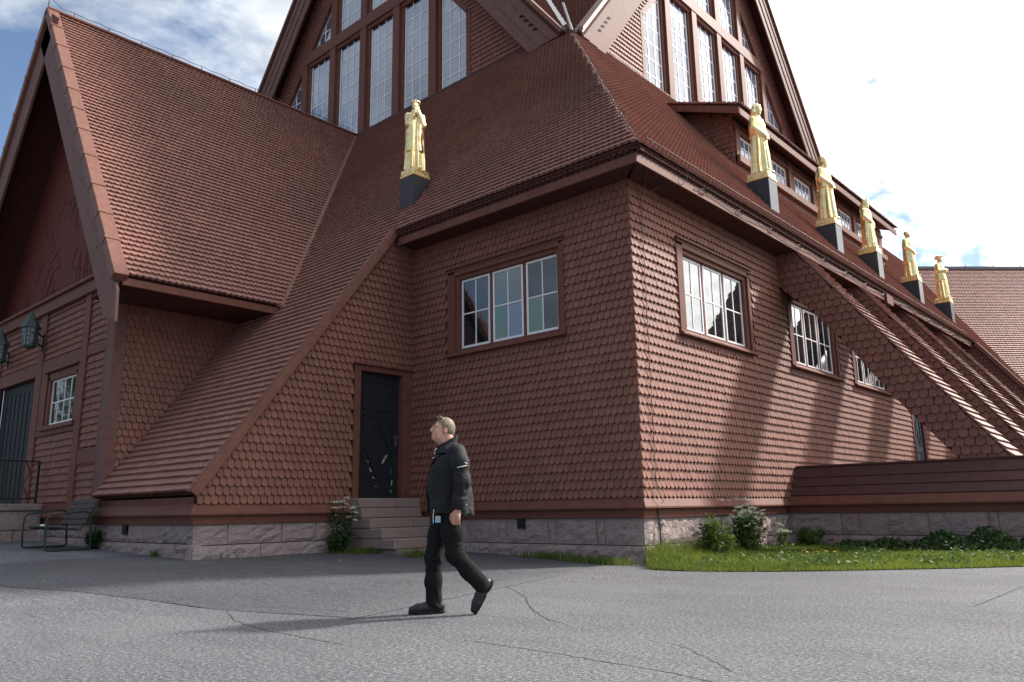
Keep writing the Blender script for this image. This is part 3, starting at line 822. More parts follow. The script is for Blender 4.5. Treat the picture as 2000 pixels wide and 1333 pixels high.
# hip ridge of small cap boards
mb = MB(); n = 46
for k in range(n):
    y = YE+(YG-YE)*k/n; y2 = YE+(YG-YE)*(k+1.25)/n
    p, q = A(DG-y, y, zA(y)+0.075), A(DG-y2, y2, zA(y2)+0.045)
    side1, side2 = A(-0.09, 0, -0.03), A(0, 0.09, -0.03)
    mb.add([p, p+side1, q+side1, q, p+side2, q+side2, p-A(0, 0, .03), p+side1-A(0, 0, .03), p+side2-A(0, 0, .03)], [(0, 1, 2, 3), (0, 3, 5, 4), (0, 6, 7, 1), (0, 4, 8, 6)])
obj('hip_cap', mb, 'metal_capping', church)
# eaves: fascia, soffit, tilting fillet under the shingles
def eave(fr, u0, u1, m0, m1, out, zb, name='eave_fascia'):
    mb = MB()
    pr = [(out-0.045, zb), (out, zb), (out, zb+0.17), (out-0.045, zb+0.17)]
    a = [fr.P(u0-m0*o, z, o) for o, z in pr]; b = [fr.P(u1+m1*o, z, o) for o, z in pr]
    mb.add(a+b, [(0, 1, 2, 3), (7, 6, 5, 4)]+[(i, i+4, (i+1) % 4+4, (i+1) % 4) for i in range(4)])
    f = obj(name, mb, 'board_red', church)
    mb = MB()
    pr = [(-0.05, zb+0.03), (out-0.047, zb+0.03), (out-0.047, zb+0.06), (-0.05, zb+0.06)]
    a = [fr.P(u0-m0*max(o, 0), z, o) for o, z in pr]; b = [fr.P(u1+m1*max(o, 0), z, o) for o, z in pr]
    mb.add(a+b, [(0, 1, 2, 3), (7, 6, 5, 4)]+[(i, i+4, (i+1) % 4+4, (i+1) % 4) for i in range(4)])
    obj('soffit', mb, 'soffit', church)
eave(FD1, -13.27, X0, 0, 1, 0.60, 6.82)
eave(FD2, Y0, 24.6, 1, 0, 0.60, 6.82)
eave(FD2, 24.75, 35.0, 0, 0, 0.62, 6.90)
mb = MB(); FD2.box(mb, 24.35, 24.95, 6.74, 7.04, 0.30, 0.66); obj('eave_bracket', mb, 'board_red', church, bevel=0.01)
for fr, u0, u1 in ((FD1, -13.3, DG-YE-0.02), (FD2, DG-XE+0.02, 35.0)):   # starter course seen from below
    mb = MB()
    k = 0; u = u0
    while u < u1-0.1:
        fr.box(mb, u+0.01, u+0.115, 7.04, 7.085, 0.50, 0.645); fr.box(mb, u+0.085, u+0.19, 7.0, 7.04, 0.48, 0.605); u += W
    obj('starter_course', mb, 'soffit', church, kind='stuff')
# rake board of the long roof
mb = MB()
for (n0, n1, u0, u1) in ((0.03, 0.07, XD-0.02, XD+0.17), (-0.10, 0.07, XD+0.112, XD+0.172)):
    FRA.box(mb, u0, u1, V0A-0.03, (11.02-Y0)/CA, n0, n1)
obj('rake_board', mb, 'metal_capping', church, bevel=0.008)
# valley board porch/main roof
def beam(mb, p, q, up, wd, th):
    p, q, up = A(*p), A(*q), A(*up); t = (q-p)/np.linalg.norm(q-p); s_ = np.cross(t, up); s_ /= np.linalg.norm(s_); up = np.cross(s_, t)
    mb.hexa([p-s_*wd/2-up*th/2, p+s_*wd/2-up*th/2, q+s_*wd/2-up*th/2, q-s_*wd/2-up*th/2, p-s_*wd/2+up*th/2, p+s_*wd/2+up*th/2, q+s_*wd/2+up*th/2, q-s_*wd/2+up*th/2])
mb = MB()
n_ab = FRA.N+A(TP, 0, 1)/math.hypot(TP, 1)
beam(mb, A(val_x(9.80), 9.80, zA(9.80))+n_ab*0.05, A(val_x(YG-.1), YG-.1, zA(YG-.1))+n_ab*0.05, n_ab, 0.30, 0.05)
obj('valley_board', mb, 'metal_capping', church, bevel=0.01)

# --- porch roof, gable and front
YF = 5.97
roofP = slab('porch_roof', [(-PE, YF+0.1, ZP), (-PE, 9.88, ZP), (XR, YG, ZR), (XR, YF+0.1, ZR)], 0.12, label='steep sunlit-edged shingle roof of the entrance porch')
slab('porch_roof', [(2*XR+PE, YF+0.1, ZP), (2*XR+PE, 9.88, ZP), (XR, YG, ZR), (XR, YF+0.1, ZR)], 0.12)
CP = 1/math.hypot(1, TP)
FRP = Frame((-PE, 0, ZP), (0, 1, 0), (-CP, 0, TP*CP))
def bndP(v):
    x = -PE-v*CP; z = ZP+v*TP*CP
    return YF+0.19, 0, Y0+(z-ZE)/TA, TP*CP/TA
lay(FRP, -0.05, (PE+XR)/-CP-0.02, W, ER, bndP, roofP, 'roof_shingle', [], True, lift=0.058)
mb = MB(); FPSe = Frame((-PE+0.02, 0, 0), (0, 1, 0), (0, 0, 1))
FPSe.box(mb, YF+0.2, 9.75, 5.48, 5.64, -0.05, 0.0); obj('eave_fascia', mb, 'board_red', church, bevel=0.006)
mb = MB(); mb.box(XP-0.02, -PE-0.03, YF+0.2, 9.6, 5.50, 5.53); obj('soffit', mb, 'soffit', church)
# verge: metal capping, barge boards
for sgn in (1, -1):
    def vx(x): return XR+sgn*(x-XR)
    L = PE+XR
    def rp(d, w, y):   # d along rake from apex (0..1+), w perpendicular below the roof surface
        x = XR+d*(-PE-XR); z = ZR-d*(ZR-ZP)
        return (vx(x-w*TP*CP), y, z-w*CP)
    mb = MB(); mb.prism([rp(0, -0.09, YF-0.03), rp(1.012, -0.09, YF-0.03), rp(1.012, 0.12, YF-0.03), rp(0, 0.12, YF-0.03)], (0, 0.30, 0))
    vc_ = obj('verge_capping', mb, 'metal_capping', church, bevel=0.012)
    for k in range(1, 11):
        mb = MB(); d0 = k/11+0.01*math.sin(k*5); mb.prism([rp(d0, -0.105, YF-0.042), rp(d0+0.006, -0.105, YF-0.042), rp(d0+0.006, 0.125, YF-0.042), rp(d0, 0.125, YF-0.042)], (0, 0.315, 0)); obj('seam', mb, 'metal_capping', vc_)
    mb = MB(); mb.prism([rp(-0.0, 0.14, YF+0.06), rp(1.03, 0.14, YF+0.06), rp(1.085, 0.50, YF+0.06), rp(1.04, 0.86, YF+0.06), rp(-0.0, 0.86, YF+0.06)], (0, 0.07, 0))
    b_ = obj('barge_board', mb, 'board_grey_red', church, bevel=0.01)
    mb = MB(); mb.prism([rp(0, 0.16, YF+0.135), rp(1.0, 0.16, YF+0.135), rp(1.0, 0.22, YF+0.135), rp(0, 0.22, YF+0.135)], (0, 1.25, 0))
    obj('soffit', mb, 'soffit', church)
    for k in range(7):
        mb = MB(); c0 = A(*rp(0.22+0.11*k, 0.45+0.06*(k % 2), YF+0.055)); mb.box(c0[0]-.025, c0[0]+.025, c0[1], c0[1]+0.02, c0[2]-.03, c0[2]+.03); obj('bolt', mb, 'iron', b_)
mb = MB(); mb.prism([(XR, YF+0.075, ZR-0.12), (XR+0.62, YF+0.075, ZR-1.0), (XR, YF+0.075, ZR-1.45), (XR-0.62, YF+0.075, ZR-1.0)], (0, 0.05, 0)); obj('apex_board', mb, 'board_grey_red', church)
def gline(z): return -(ZR-0.55-z)/TP
gt = []
mb = MB(); za, zb_ = 6.32, 13.9
FPF.poly(mb, [(XR+gline(za), za), (XR-gline(za), za), (XR, ZR-0.5)], -0.50, -0.32)
gp = obj('gable_panel', mb, 'relief_panel', church); gp['label'] = 'dark red carved relief panel in the porch gable'
# shallow carved figures and foliage on the relief panel
mb = MB()
for k in range(70):
    z = 6.5+7.0*random.random()**1.5; hw = (ZR-0.9-z)/TP
    x = XR+(2*random.random()-1)*hw*0.92
    pts = [FPF.P(x, z, -0.315)]
    ang = random.uniform(0, 2*math.pi)
    for j in range(8):
        ang += random.gauss(0, 0.55); q = pts[-1]+A(math.cos(ang)*0.11, 0, math.sin(ang)*0.11)
        if q[2] < 6.45 or abs(q[0]-XR) > (ZR-0.9-q[2])/TP: break
        pts.append(q)
    if len(pts) > 2: mb.tube(pts, 0.012, 5)
for k in range(9):                                    # a row of standing figures
    x = XR+1.0+0.48*k; z0 = 6.55; h = 0.95+0.25*random.random()
    if h+z0 > ZR-0.9-abs(x-XR)*TP: continue
    mb.tube([FPF.P(x-.1, z0, -.318), FPF.P(x-.11, z0+h*.5, -.315), FPF.P(x-.04, z0+h*.82, -.315), FPF.P(x, z0+h, -.315), FPF.P(x+.05, z0+h*.82, -.315), FPF.P(x+.1, z0+h*.5, -.315), FPF.P(x+.1, z0, -.318)], 0.012, 5)
obj('carving', mb, 'relief_panel', gp, kind='stuff')
mb = MB(); FPF.box(mb, XR-5.2, XP-0.08, 6.33, 6.37, -0.45, 0.05); obj('gable_ledge', mb, 'soffit', church)
mb = MB(); FPF.box(mb, XR-5.2, XP-0.08, 6.03, 6.32, 0.0, 0.16); FPF.box(mb, XR-5.2, XP-0.08, 6.32, 6.40, 0.0, 0.24)
obj('gable_beam', mb, 'board_red', church, bevel=0.012)
PH = [(-25.45, -22.62, 1.25, 4.42), (-21.52, -19.68, 3.12, 4.26)]
wall5 = backing(FPF, [-27.0, XP-0.0], 0.75, lambda u: 6.1, PH, 'wall'); wall5['label'] = 'porch front of shingle panels set between posts'
mb = MB(); mb.box(-17.96, XP+0.05, YP-0.10, YP+0.16, 1.05, 6.0); obj('corner_post', mb, 'board_grey_red', church, bevel=0.01)
posts = [(-18.08, -17.70), (-19.50, -19.16), (-22.48, -22.05), (-25.9, -25.5)]
mb = MB()
for a, b in posts:
    mb = MB(); FPF.box(mb, a, b, 1.05, 6.03, 0.0, 0.09); obj('post', mb, 'board_red', church, bevel=0.008)
for (a, b, c, e_) in [(-22.05, -19.50, 4.42, 4.78), (-22.05, -19.50, 2.86, 3.02), (-19.16, -18.08, 4.52, 4.78), (-19.16, -18.08, 2.05, 2.40), (-19.16, -18.08, 1.05, 1.20), (-22.05, -19.50, 1.05, 1.22), (-25.5, -22.48, 4.45, 4.80), (-22.05, -21.62, 3.02, 4.42), (-19.60, -19.50, 3.02, 4.42)]:
    mb = MB(); FPF.box(mb, a, b, c, e_, 0.0, 0.075); obj('rail', mb, 'board_red', church, bevel=0.008)
for (a, b, c, e_) in [(-22.05, -19.50, 4.80, 5.98), (-22.05, -19.50, 1.24, 2.82), (-19.16, -18.08, 4.80, 5.98), (-19.16, -18.08, 2.42, 4.50), (-19.16, -18.08, 1.22, 2.03), (-25.5, -22.48, 4.82, 5.98)]:
    lay(FPF, c, e_, W, E, lambda v, a=a, b=b: (a, 0, b, 0), wall5, 'wall_shingle', [], True)
mb = MB(); FPF.box(mb, -21.55, -21.44, 3.05, 4.30, -0.12, 0.05); FPF.box(mb, -19.76, -19.65, 3.05, 4.30, -0.12, 0.05); FPF.box(mb, -21.55, -19.65, 4.22, 4.42, -0.12, 0.05)
FPF.box(mb, -21.75, -19.5, 2.98, 3.08, -0.12, 0.14); FPF.box(mb, -21.70, -19.55, 4.42, 4.47, 0.0, 0.14)
wp = obj('window', mb, 'board_red', church, bevel=0.006); wp['label'] = 'small white-barred porch window beside the entrance'
sash(FPF, -21.44, -19.76, 3.10, 4.22, 4, 2, -0.03, wp, [['glass']])
mb = MB(); FPF.box(mb, -25.46, -22.61, 1.2, 4.44, -0.14, -0.06); pd = obj('door', mb, 'door_paint', church); pd['label'] = 'dark carved entrance door behind the iron railing'
for u in np.arange(-25.3, -22.7, 0.35):
    mb = MB(); FPF.box(mb, u, u+0.28, 1.4, 4.2, -0.06, -0.04); obj('panel', mb, 'door_paint', pd, bevel=0.006)
# ridge of the porch: capping and the lightning wire on its clips
mb = MB(); beam(mb, (XR, YF-0.02, ZR+0.06), (XR, YG-0.1, ZR+0.06), (0, 0, 1), 0.22, 0.07); obj('ridge_capping', mb, 'metal_capping', church, bevel=0.015)
mb = MB(); mb.tube([(XR, YF+0.02, ZR+0.05), (XR, YF+0.02, ZR+0.75)], [0.02, 0.006], 6)
pts = []
for k in range(34):
    y = YF+0.05+(YG-YF-0.2)*k/33; pts.append((XR, y, ZR+0.24+0.016*math.cos(k*math.pi)))
mb.tube([(XR, YF+0.02, ZR+0.45)]+pts[1:], 0.010, 5)
for k in range(2, 34, 3): mb.tube([(XR, pts[k][1], ZR+0.08), pts[k]], 0.012, 5)
obj('lightning_conductor', mb, 'wire', church)

# ------------------------------------------------------------------ upper gables
TG = 1.30; CG = 1/math.hypot(1, TG); SG = TG*CG
SC, ZF = 9.76, 14.11                         # gable centre line, foot height
ZPK = ZF+TG*(SC+0.24)
WC = [4.85+1.965*k for k in range(6)]
def gable(fr, smap, which):
    def B(mb, s0, s1, v0, v1, n0, n1): return fr.box(mb, smap(s0), smap(s1), v0, v1, n0, n1)
    def PO(mb, pts, n0, n1): return fr.poly(mb, [(smap(s_), v) for s_, v in pts], n0, n1)
    def cham(s_):                            # slanted top of the window field
        t = min(s_, 2*SC-s_); return 17.17+1.22*(t-4.2)
    mb = MB(); PO(mb, [(0.1, 14.0), (2*SC-0.1, 14.0), (SC, ZPK-0.4)], -0.30, -0.22)
    wl = obj('gable_wall', mb, 'backing', church)
    wl['label'] = 'tall %s gable wall around the big barred window' % which
    # shingled flanks
    def left(v):
        return (v-ZF)/TG+0.5, 1/TG, (3.95 if v < 17.1 else 3.95+(v-17.1)/1.22), (0 if v < 17.1 else 1/1.22)
    FL = Frame(fr.P(0, 0, 0), fr.U, fr.V)
    def bl(v):
        l, lk, h, hk = left(v)
        if h-l < 0.05: return None
        a, b = smap(l), smap(h)
        sg = 1 if smap(1) > smap(0) else -1
        return (a, lk, b, hk) if sg > 0 else (b, -hk, a, -lk)
    def br(v):
        l, lk, h, hk = left(v)
        if h-l < 0.05: return None
        a, b = smap(2*SC-h), smap(2*SC-l)
        sg = 1 if smap(1) > smap(0) else -1
        return (a, -hk, b, -lk) if sg > 0 else (b, lk, a, hk)
    lay(fr, 14.25, 25.0, W, 0.17, bl, wl, 'wall_shingle'); lay(fr, 14.25, 25.0, W, 0.17, br, wl, 'wall_shingle')
    mb = MB(); PO(mb, [(0.3, 14.2), (4.0, 14.2), (4.0, 17.2), (8.2, 22.3), (8.2, 24.5), (SC, 26.4), (SC, 26.9), (0.1, 14.2)], -0.22, -0.015)
    PO(mb, [(2*SC-0.3, 14.2), (2*SC-4.0, 14.2), (2*SC-4.0, 17.2), (2*SC-8.2, 22.3), (2*SC-8.2, 24.5), (SC, 26.4), (SC, 26.9), (2*SC-0.1, 14.2)], -0.22, -0.015)
    obj('sheathing', mb, 'backing', wl)
    # timber frame of the window field
    mb = MB()
    for s_ in (1, -1):
        def m(x): return SC+s_*(x-SC)
        B(mb, m(3.97), m(4.18), 14.2, 17.2, -0.20, 0.05)
        PO(mb, [(m(3.97), 17.2), (m(4.18), 17.1), (m(8.6), 22.5), (m(8.6), 22.85)], -0.20, 0.05)
    for k in range(5):
        s_ = (WC[k]+WC[k+1])/2
        B(mb, s_-0.18, s_+0.18, 14.2, min(cham(s_)+0.2, 24), -0.20, 0.06)
        B(mb, s_-0.32, s_+0.32, 14.2, min(cham(s_)+0.1, 24), -0.21, -0.05)
    st = 4.2+(19.33-17.17)/1.22
    PO(mb, [(st-0.2, 19.10), (2*SC-st+0.2, 19.10), (2*SC-st-0.1, 19.58), (st+0.1, 19.58)], -0.21, 0.08)
    PO(mb, [(st-0.3, 18.97), (2*SC-st+0.3, 18.97), (2*SC-st+0.1, 19.12), (st-0.1, 19.12)], -0.21, 0.0)
    obj('window_timber', mb, 'board_red', church, bevel=0.01)
    # windows: sash bars clipped to the slanted field
    def clipu(s0, s1, v0, v1):
        pts = [(s0, v0), (s1, v0), (s1, min(v1, cham(s1))), (s0, min(v1, cham(s0)))]
        return pts
    for row, (zb, zt, rows, zmax) in enumerate(((14.35, 18.95, 8, 18.95), (19.62, 24.0, 7, 22.6))):
        for k in range(6):
            s0, s1 = WC[k]-0.645, WC[k]+0.645
            if max(cham(s0), cham(s1)) < zb+0.3: continue
            wz1 = min(zt, zmax)
            fb = MB(); t = 0.04; n = -0.13; sl = 1.22 if k < 3 else -1.22
            def strip(a, b, c, d):
                # box with slanted top where the field narrows
                pa, pb = min(d, cham(a)), min(d, cham(b))
                if max(pa, pb) <= c+0.01: return
                PO(fb, [(a, c), (b, c), (b, max(pb, c+.005)), (a, max(pa, c+.005))], n-t/2, n+t/2)
            strip(s0, s0+0.06, zb, wz1); strip(s1-0.06, s1, zb, wz1)
            us = np.linspace(s0+0.017, s1-0.017, 4)
            for u in us[1:-1]: strip(u-0.019, u+0.019, zb, wz1)
            eh = 0.62; zs = [z for z in np.arange(18.95, 14.3, -eh)] if row == 0 else [z for z in np.arange(19.62, wz1+0.3, eh)]
            zs = sorted(zs)
            for z in zs:
                a, b = s0, s1
                # shorten bars at the slanted edge
                if cham(a) < z: a = 4.2+(z-17.17)/1.22
                if cham(b) < z: b = 2*SC-4.2-(z-17.17)/1.22
                if b-a > 0.03: B(fb, a, b, z-0.020, z+0.020, n-t/2+0.003, n+t/2-0.003)
            if min(cham(s0), cham(s1)) < wz1:      # slanted rail
                def edge(v): return v
                a, b = (s0, s1)
                va, vb = cham(a), cham(b)
                if va < zb: a = 4.2+(zb-17.17)/1.22; va = zb
                if vb < zb: b = 2*SC-4.2-(zb-17.17)/1.22; vb = zb
                if va > wz1: a = 2*SC-4.2-(wz1-17.17)/1.22; va = wz1
                if vb > wz1: b = 4.2+(wz1-17.17)/1.22; vb = wz1
                PO(fb, [(a, va-0.075), (b, vb-0.075), (b, vb), (a, va)], n-t/2-0.002, n+t/2+0.002)
            win = obj('window', fb, 'white_paint', church)
            win['label'] = 'tall white-barred gable window'
            zz = [max(zb, zs[0]-eh)]+zs if zs[0] > zb+0.05 else zs
            for i in range(3):
                for z0, z1 in zip(zz[:-1], zz[1:]):
                    if z1 < 14.6 or z0 > wz1: continue
                    z1 = min(z1, wz1)
                    a, b = us[i], us[i+1]
                    ca, cb = cham(a), cham(b)
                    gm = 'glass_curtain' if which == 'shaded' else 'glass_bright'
                    if which == 'shaded' and ((i == 0 and random.random() < 0.0)): gm = 'glass'
                    if min(ca, cb) >= z1-0.02:
                        ua, ub = sorted((smap(a), smap(b)))
                        pane(fr, ua, ub, z0, z1, n, gm, win)
                    elif max(ca, cb) > z0+0.03:
                        pts = [(a, z0), (b, z0)]
                        if cb > ca: pts += [(b, min(cb, z1))]+([(a, ca)] if ca > z0 else [])
                        else: pts += ([(b, cb)] if cb > z0 else [])+[(a, min(ca, z1))]
                        pm = MB(); PO(pm, pts, n-0.004, n+0.004); obj('pane', pm, gm, win)
    # barge boards in three steps, with slots at the foot
    for s_ in (1, -1):
        def m(x): return SC+s_*(x-SC)
        for k, nn in enumerate((0.60, 0.57, 0.54)):
            a, b = -0.20+0.43*k, -0.20+0.43*(k+1)-0.005
            mb = MB(); dz = 24.0-ZF
            PO(mb, [(m(a), ZF-0.03), (m(b), ZF-0.03), (m(b+dz/TG), ZF+dz), (m(a+dz/TG), ZF+dz)], nn-0.06, nn)
            bb = obj('barge_board', mb, 'board_grey_red', church)
            if k == 1:
                for j in range(4):
                    c0, v = 0.66+0.17*j, 14.62+0.22*j
                    sm = MB(); PO(sm, [(m(c0), v), (m(c0+0.20), v+0.05), (m(c0+0.20), v+0.13), (m(c0+0.05), v+0.10)], nn-0.01, nn+0.006); obj('slot', sm, 'dark_reveal', bb)
        mb = MB(); dz = 24.0-ZF
        PO(mb, [(m(-0.34), ZF), (m(-0.20), ZF), (m(-0.20+dz/TG), ZF+dz), (m(-0.34+dz/TG), ZF+dz)], 0.30, 0.68)
        obj('verge_capping', mb, 'metal_capping', church)
        mb = MB(); PO(mb, [(m(0.10), ZF), (m(0.16), ZF), (m(0.16+dz/TG), ZF+dz), (m(0.10+dz/TG), ZF+dz)], -0.22, 0.42)
        obj('soffit', mb, 'soffit', church)
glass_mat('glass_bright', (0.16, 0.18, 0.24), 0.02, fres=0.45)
gable(FG1, lambda s_: XG-s_, 'shaded')
gable(FG2, lambda s_: YG+s_, 'sunlit')
# cross roofs above the gables
YO, XO = YG-0.63, XG+0.63
xf, yf = XG+0.24, YG-0.24
slab('upper_roof', [(xf, YO, ZF), (xf, DG-xf, ZF), (XG-SC, YG+SC, ZPK), (XG-SC, YO, ZPK)], 0.12)
slab('upper_roof', [(XO, yf, ZF), (DG-yf, yf, ZF), (XG-SC, YG+SC, ZPK), (XO, YG+SC, ZPK)], 0.12)
slab('upper_roof', [(XG-2*SC-.24, YO, ZF), (XG-2*SC-.24, YG+8, ZF), (XG-SC, YG+SC, ZPK), (XG-SC, YO, ZPK)], 0.12)
slab('upper_roof', [(XO, YG+2*SC+.24, ZF), (XG-8, YG+2*SC+.24, ZF), (XG-SC, YG+SC, ZPK), (XO, YG+SC, ZPK)], 0.12)
ur = bpy.data.objects['upper_roof']
FU1 = Frame((xf, 0, ZF), (0, 1, 0), (-CG, 0, SG)); FU2 = Frame((0, yf, ZF), (1, 0, 0), (0, CG, SG))
lay(FU1, 0, 6.0, W, ER, lambda v: (YO+0.05, 0, DG-(xf-v*CG), CG), ur, 'roof_shingle')
lay(FU2, 0, 6.0, W, ER, lambda v: (DG-(yf+v*CG), -CG, XO-0.05, 0), ur, 'roof_shingle')
mb = MB(); n_v = FU1.N+FU2.N
p0 = A(DG-yf, yf, ZF); p0 = A((xf+DG-yf)/2, (yf+DG-xf)/2, ZF)
beam(mb, p0+n_v*0.06, A(XG-SC, YG+SC, ZPK)+n_v*0.06, n_v, 0.26, 0.04); mb.tube([p0+n_v*.09+A(.25, -.25, -.2), p0+n_v*.12+A(-1, 1, 1.85)], 0.055, 8)
obj('valley_gutter', mb, 'zinc', church)
mb = MB()
for s_ in (-1, 1):
    mb.tube([p0+A(0.10, -0.10, 0.10)+A(s_*0.17, s_*0.17, 0), p0+A(0.36, -0.36, -0.02)+A(s_*0.17, s_*0.17, 0)], 0.07, 8)
obj('spout', mb, 'zinc', church)
# flashing line where roofs meet the gables
mb = MB(); FG1.box(mb, val_x(YG)+0.1, XG-0.3, 14.62, 14.70, 0.0, 0.10); FG2.box(mb, YG+0.3, 44, 14.62, 14.70, 0.0, 0.10); obj('flashing', mb, 'iron', church)

# ------------------------------------------------------------------ dormer on the sunlit roof
FDO = Frame((-9.15, 0, 0), (0, 1, 0), (0, 0, 1))
DW = [20.30+1.955*k for k in range(6)]
DH = [(a, a+1.25, 10.80, 11.44) for a in DW]
dm = backing(FDO, [19.95, 33.0], 10.3, lambda u: 11.85, DH, 'dormer', 'board_red'); dm['label'] = 'long low dormer with small windows behind the statues'
mb = MB()
for a in [19.95]+[x+1.38 for x in DW]: FDO.box(mb, a, a+0.26, 10.50, 11.80, 0.0, 0.06)
FDO.box(mb, 19.95, 33.0, 10.52, 10.74, 0.0, 0.14); FDO.box(mb, 19.95, 33.0, 11.50, 11.62, 0.0, 0.05)
obj('dormer_frame', mb, 'board_red', dm, bevel=0.008)
for a in DW:
    sash(FDO, a, a+1.25, 10.80, 11.44, 4, 2, -0.03, dm, [['glass_bright']], stuff=True)
mb = MB(); FS = Frame((0, 19.95, 0), (1, 0, 0), (0, 0, 1))
FS.poly(mb, [(-9.15, 10.3), (-9.15, 11.95), (-11.0, 12.65)], -0.05, 0.0); obj('dormer_cheek', mb, 'backing', dm)
lay(FS, 10.2, 12.7, W, E, lambda v: (X0-(v-ZE)/TA, -1/TA, min(-9.15, -9.15-(v-11.95)/0.38 if v > 11.95 else -9.15), 0), dm, 'wall_shingle')
mb = MB(); mb.prism([(-8.72, 19.4, 11.82), (-8.72, 33.4, 11.82), (-11.3, 33.4, 12.80), (-11.3, 19.4, 12.80)], (0, 0, 0.10)); obj('dormer_roof', mb, 'soffit', dm)
mb = MB(); mb.prism([(-8.68, 19.38, 11.66), (-8.68, 19.38, 11.86), (-11.2, 19.38, 12.85), (-11.2, 19.38, 12.65)], (0, 0.05, 0))
mb.box(-8.72, -8.67, 19.44, 33.4, 11.64, 11.84); obj('eave_fascia', mb, 'board_red', dm)
CD = 1/math.hypot(1, .38); FDR = Frame((-8.62, 0, 11.92), (0, 1, 0), (-CD, 0, .38*CD))
lay(FDR, 0, 2.7, W, ER, lambda v: (19.36, 0, 33.4, 0), dm, 'roof_shingle')

# ------------------------------------------------------------------ buttresses
def butt(y0, idx):
    top = lambda x: 6.86-1.318*(x+6.98)
    und = [(-7.46, 6.10), (-6.74, 5.39), (-5.915, 4.34), (-5.13, 3.17), (-4.18, 1.97), (-3.84, 1.55)]
    pts = [(-7.46, 7.0), (-7.15, 7.0)]+[(x, top(x)) for x in (-6.98, -5.5, -4.0, -3.02)]+[(-3.84, 1.55)]+und[::-1][1:]
    fr = Frame((0, y0, 0), (1, 0, 0), (0, 0, 1))
    mb = MB(); mb.prism([(x, y0+0.01, z) for x, z in pts], (0, 0.98, 0))
    b = obj('buttress', mb, 'backing', church)
    b['label'] = ['nearest sloping shingled buttress resting on the plank base', 'second sloping shingled buttress', 'third sloping shingled buttress', 'farthest sloping shingled buttress'][idx]
    ux = [p[0] for p in und]; uz = [p[1] for p in und]
    def bd(v):
        if v > 6.86 or v < 1.5: return None
        hi = -6.98-(v-6.86)/1.318
        lo = float(np.interp(v, uz[::-1], ux[::-1])); lk = (np.interp(v+.05, uz[::-1], ux[::-1])-np.interp(v-.05, uz[::-1], ux[::-1]))/0.1
        if v > 6.1: lo, lk = -7.46, 0
        return lo, lk, hi, -1/1.318
    lay(fr, 1.5, 6.85, 0.185, 0.175, bd, b, 'wall_shingle', jit=1.6)
    c = 1/math.hypot(1, 1.318)
    ft = Frame((-3.0, 0, top(-3.0)+0.02), (0, 1, 0), (-c, 0, 1.318*c))
    lay(ft, -0.05, 6.5, W, 0.20, lambda v: (y0-0.045, 0, y0+1.03, 0), b, 'roof_shingle', lift=0.05)
    return b
for k, y in enumerate((18.02, 22.25, 26.5, 30.7)): butt(y, k)
def butt_base(y0, first):
    # battered plank base: sloping boards that lap over one another
    x1 = -1.6
    rows = [(0.93, 1.125, 17.47, 17.60), (1.125, 1.325, 17.60, 17.73), (1.325, 1.52, 17.73, 17.86), (1.52, 1.73, 17.86, 17.99)]
    base = MB(); base.prism([(X0+.02, y0+0.06, 0.8), (X0+.02, y0+0.55, 1.70), (X0+.02, y0+1.6, 1.70), (X0+.02, y0+2.1, 0.8)], (x1-X0-.03, 0, 0))
    bo = obj('buttress_base', base, 'backing', church)
    if first: bo['label'] = 'low plank-clad base under the nearest buttress'
    for z0, z1, ya, yb in rows:
        d = y0-17.45
        mb = MB(); mb.prism([(X0, ya+d-0.05, z0), (X0, ya+d+0.02, z0), (X0, yb+d+0.02, z1+0.02), (X0, yb+d-0.012, z1+0.02)], (x1-X0, 0, 0))
        obj('plank', mb, 'plank_red', bo, bevel=0.004)
    mb = MB(); mb.box(X0, x1, y0+0.50, y0+1.66, 1.745, 1.79); obj('cap_board', mb, 'plank_red', bo, bevel=0.006)
butt_base(17.45, True); butt_base(21.68, False); butt_base(25.9, False)
mb = MB(); mb.box(X0, -1.6, 21.7, 23.8, 0, 0.78); mb.box(X0, -1.6, 25.95, 28.0, 0, 0.78); obj('base_footing', mb, 'granite', church)
# door beyond the buttress
mb = MB(); FD2.box(mb, 27.78, 28.76, 1.2, 3.9, -0.10, -0.03); gd = obj('door', mb, 'door_grey', church); gd['label'] = 'grey cross-braced side door behind the nearest buttress'
mb = MB()
FD2.box(mb, 27.80, 27.92, 1.2, 3.9, -0.03, 0.0); FD2.box(mb, 28.62, 28.74, 1.2, 3.9, -0.03, 0.0); FD2.box(mb, 27.92, 28.62, 2.55, 2.72, -0.03, 0.0)
for v0, v1 in ((1.25, 2.55), (2.72, 3.9)):
    FD2.poly(mb, [(27.92, v0), (28.02, v0), (28.62, v1), (28.52, v1)], -0.03, -0.005); FD2.poly(mb, [(28.52, v0), (28.62, v0), (28.02, v1), (27.92, v1)], -0.03, -0.002)
obj('brace', mb, 'door_grey', gd)
mb = MB(); FD2.box(mb, 27.62, 27.78, 1.1, 4.0, -0.1, 0.07); FD2.box(mb, 28.76, 28.94, 1.1, 4.0, -0.1, 0.07); FD2.box(mb, 27.62, 28.94, 3.92, 4.06, -0.1, 0.08); obj('door_casing', mb, 'board_red', church)
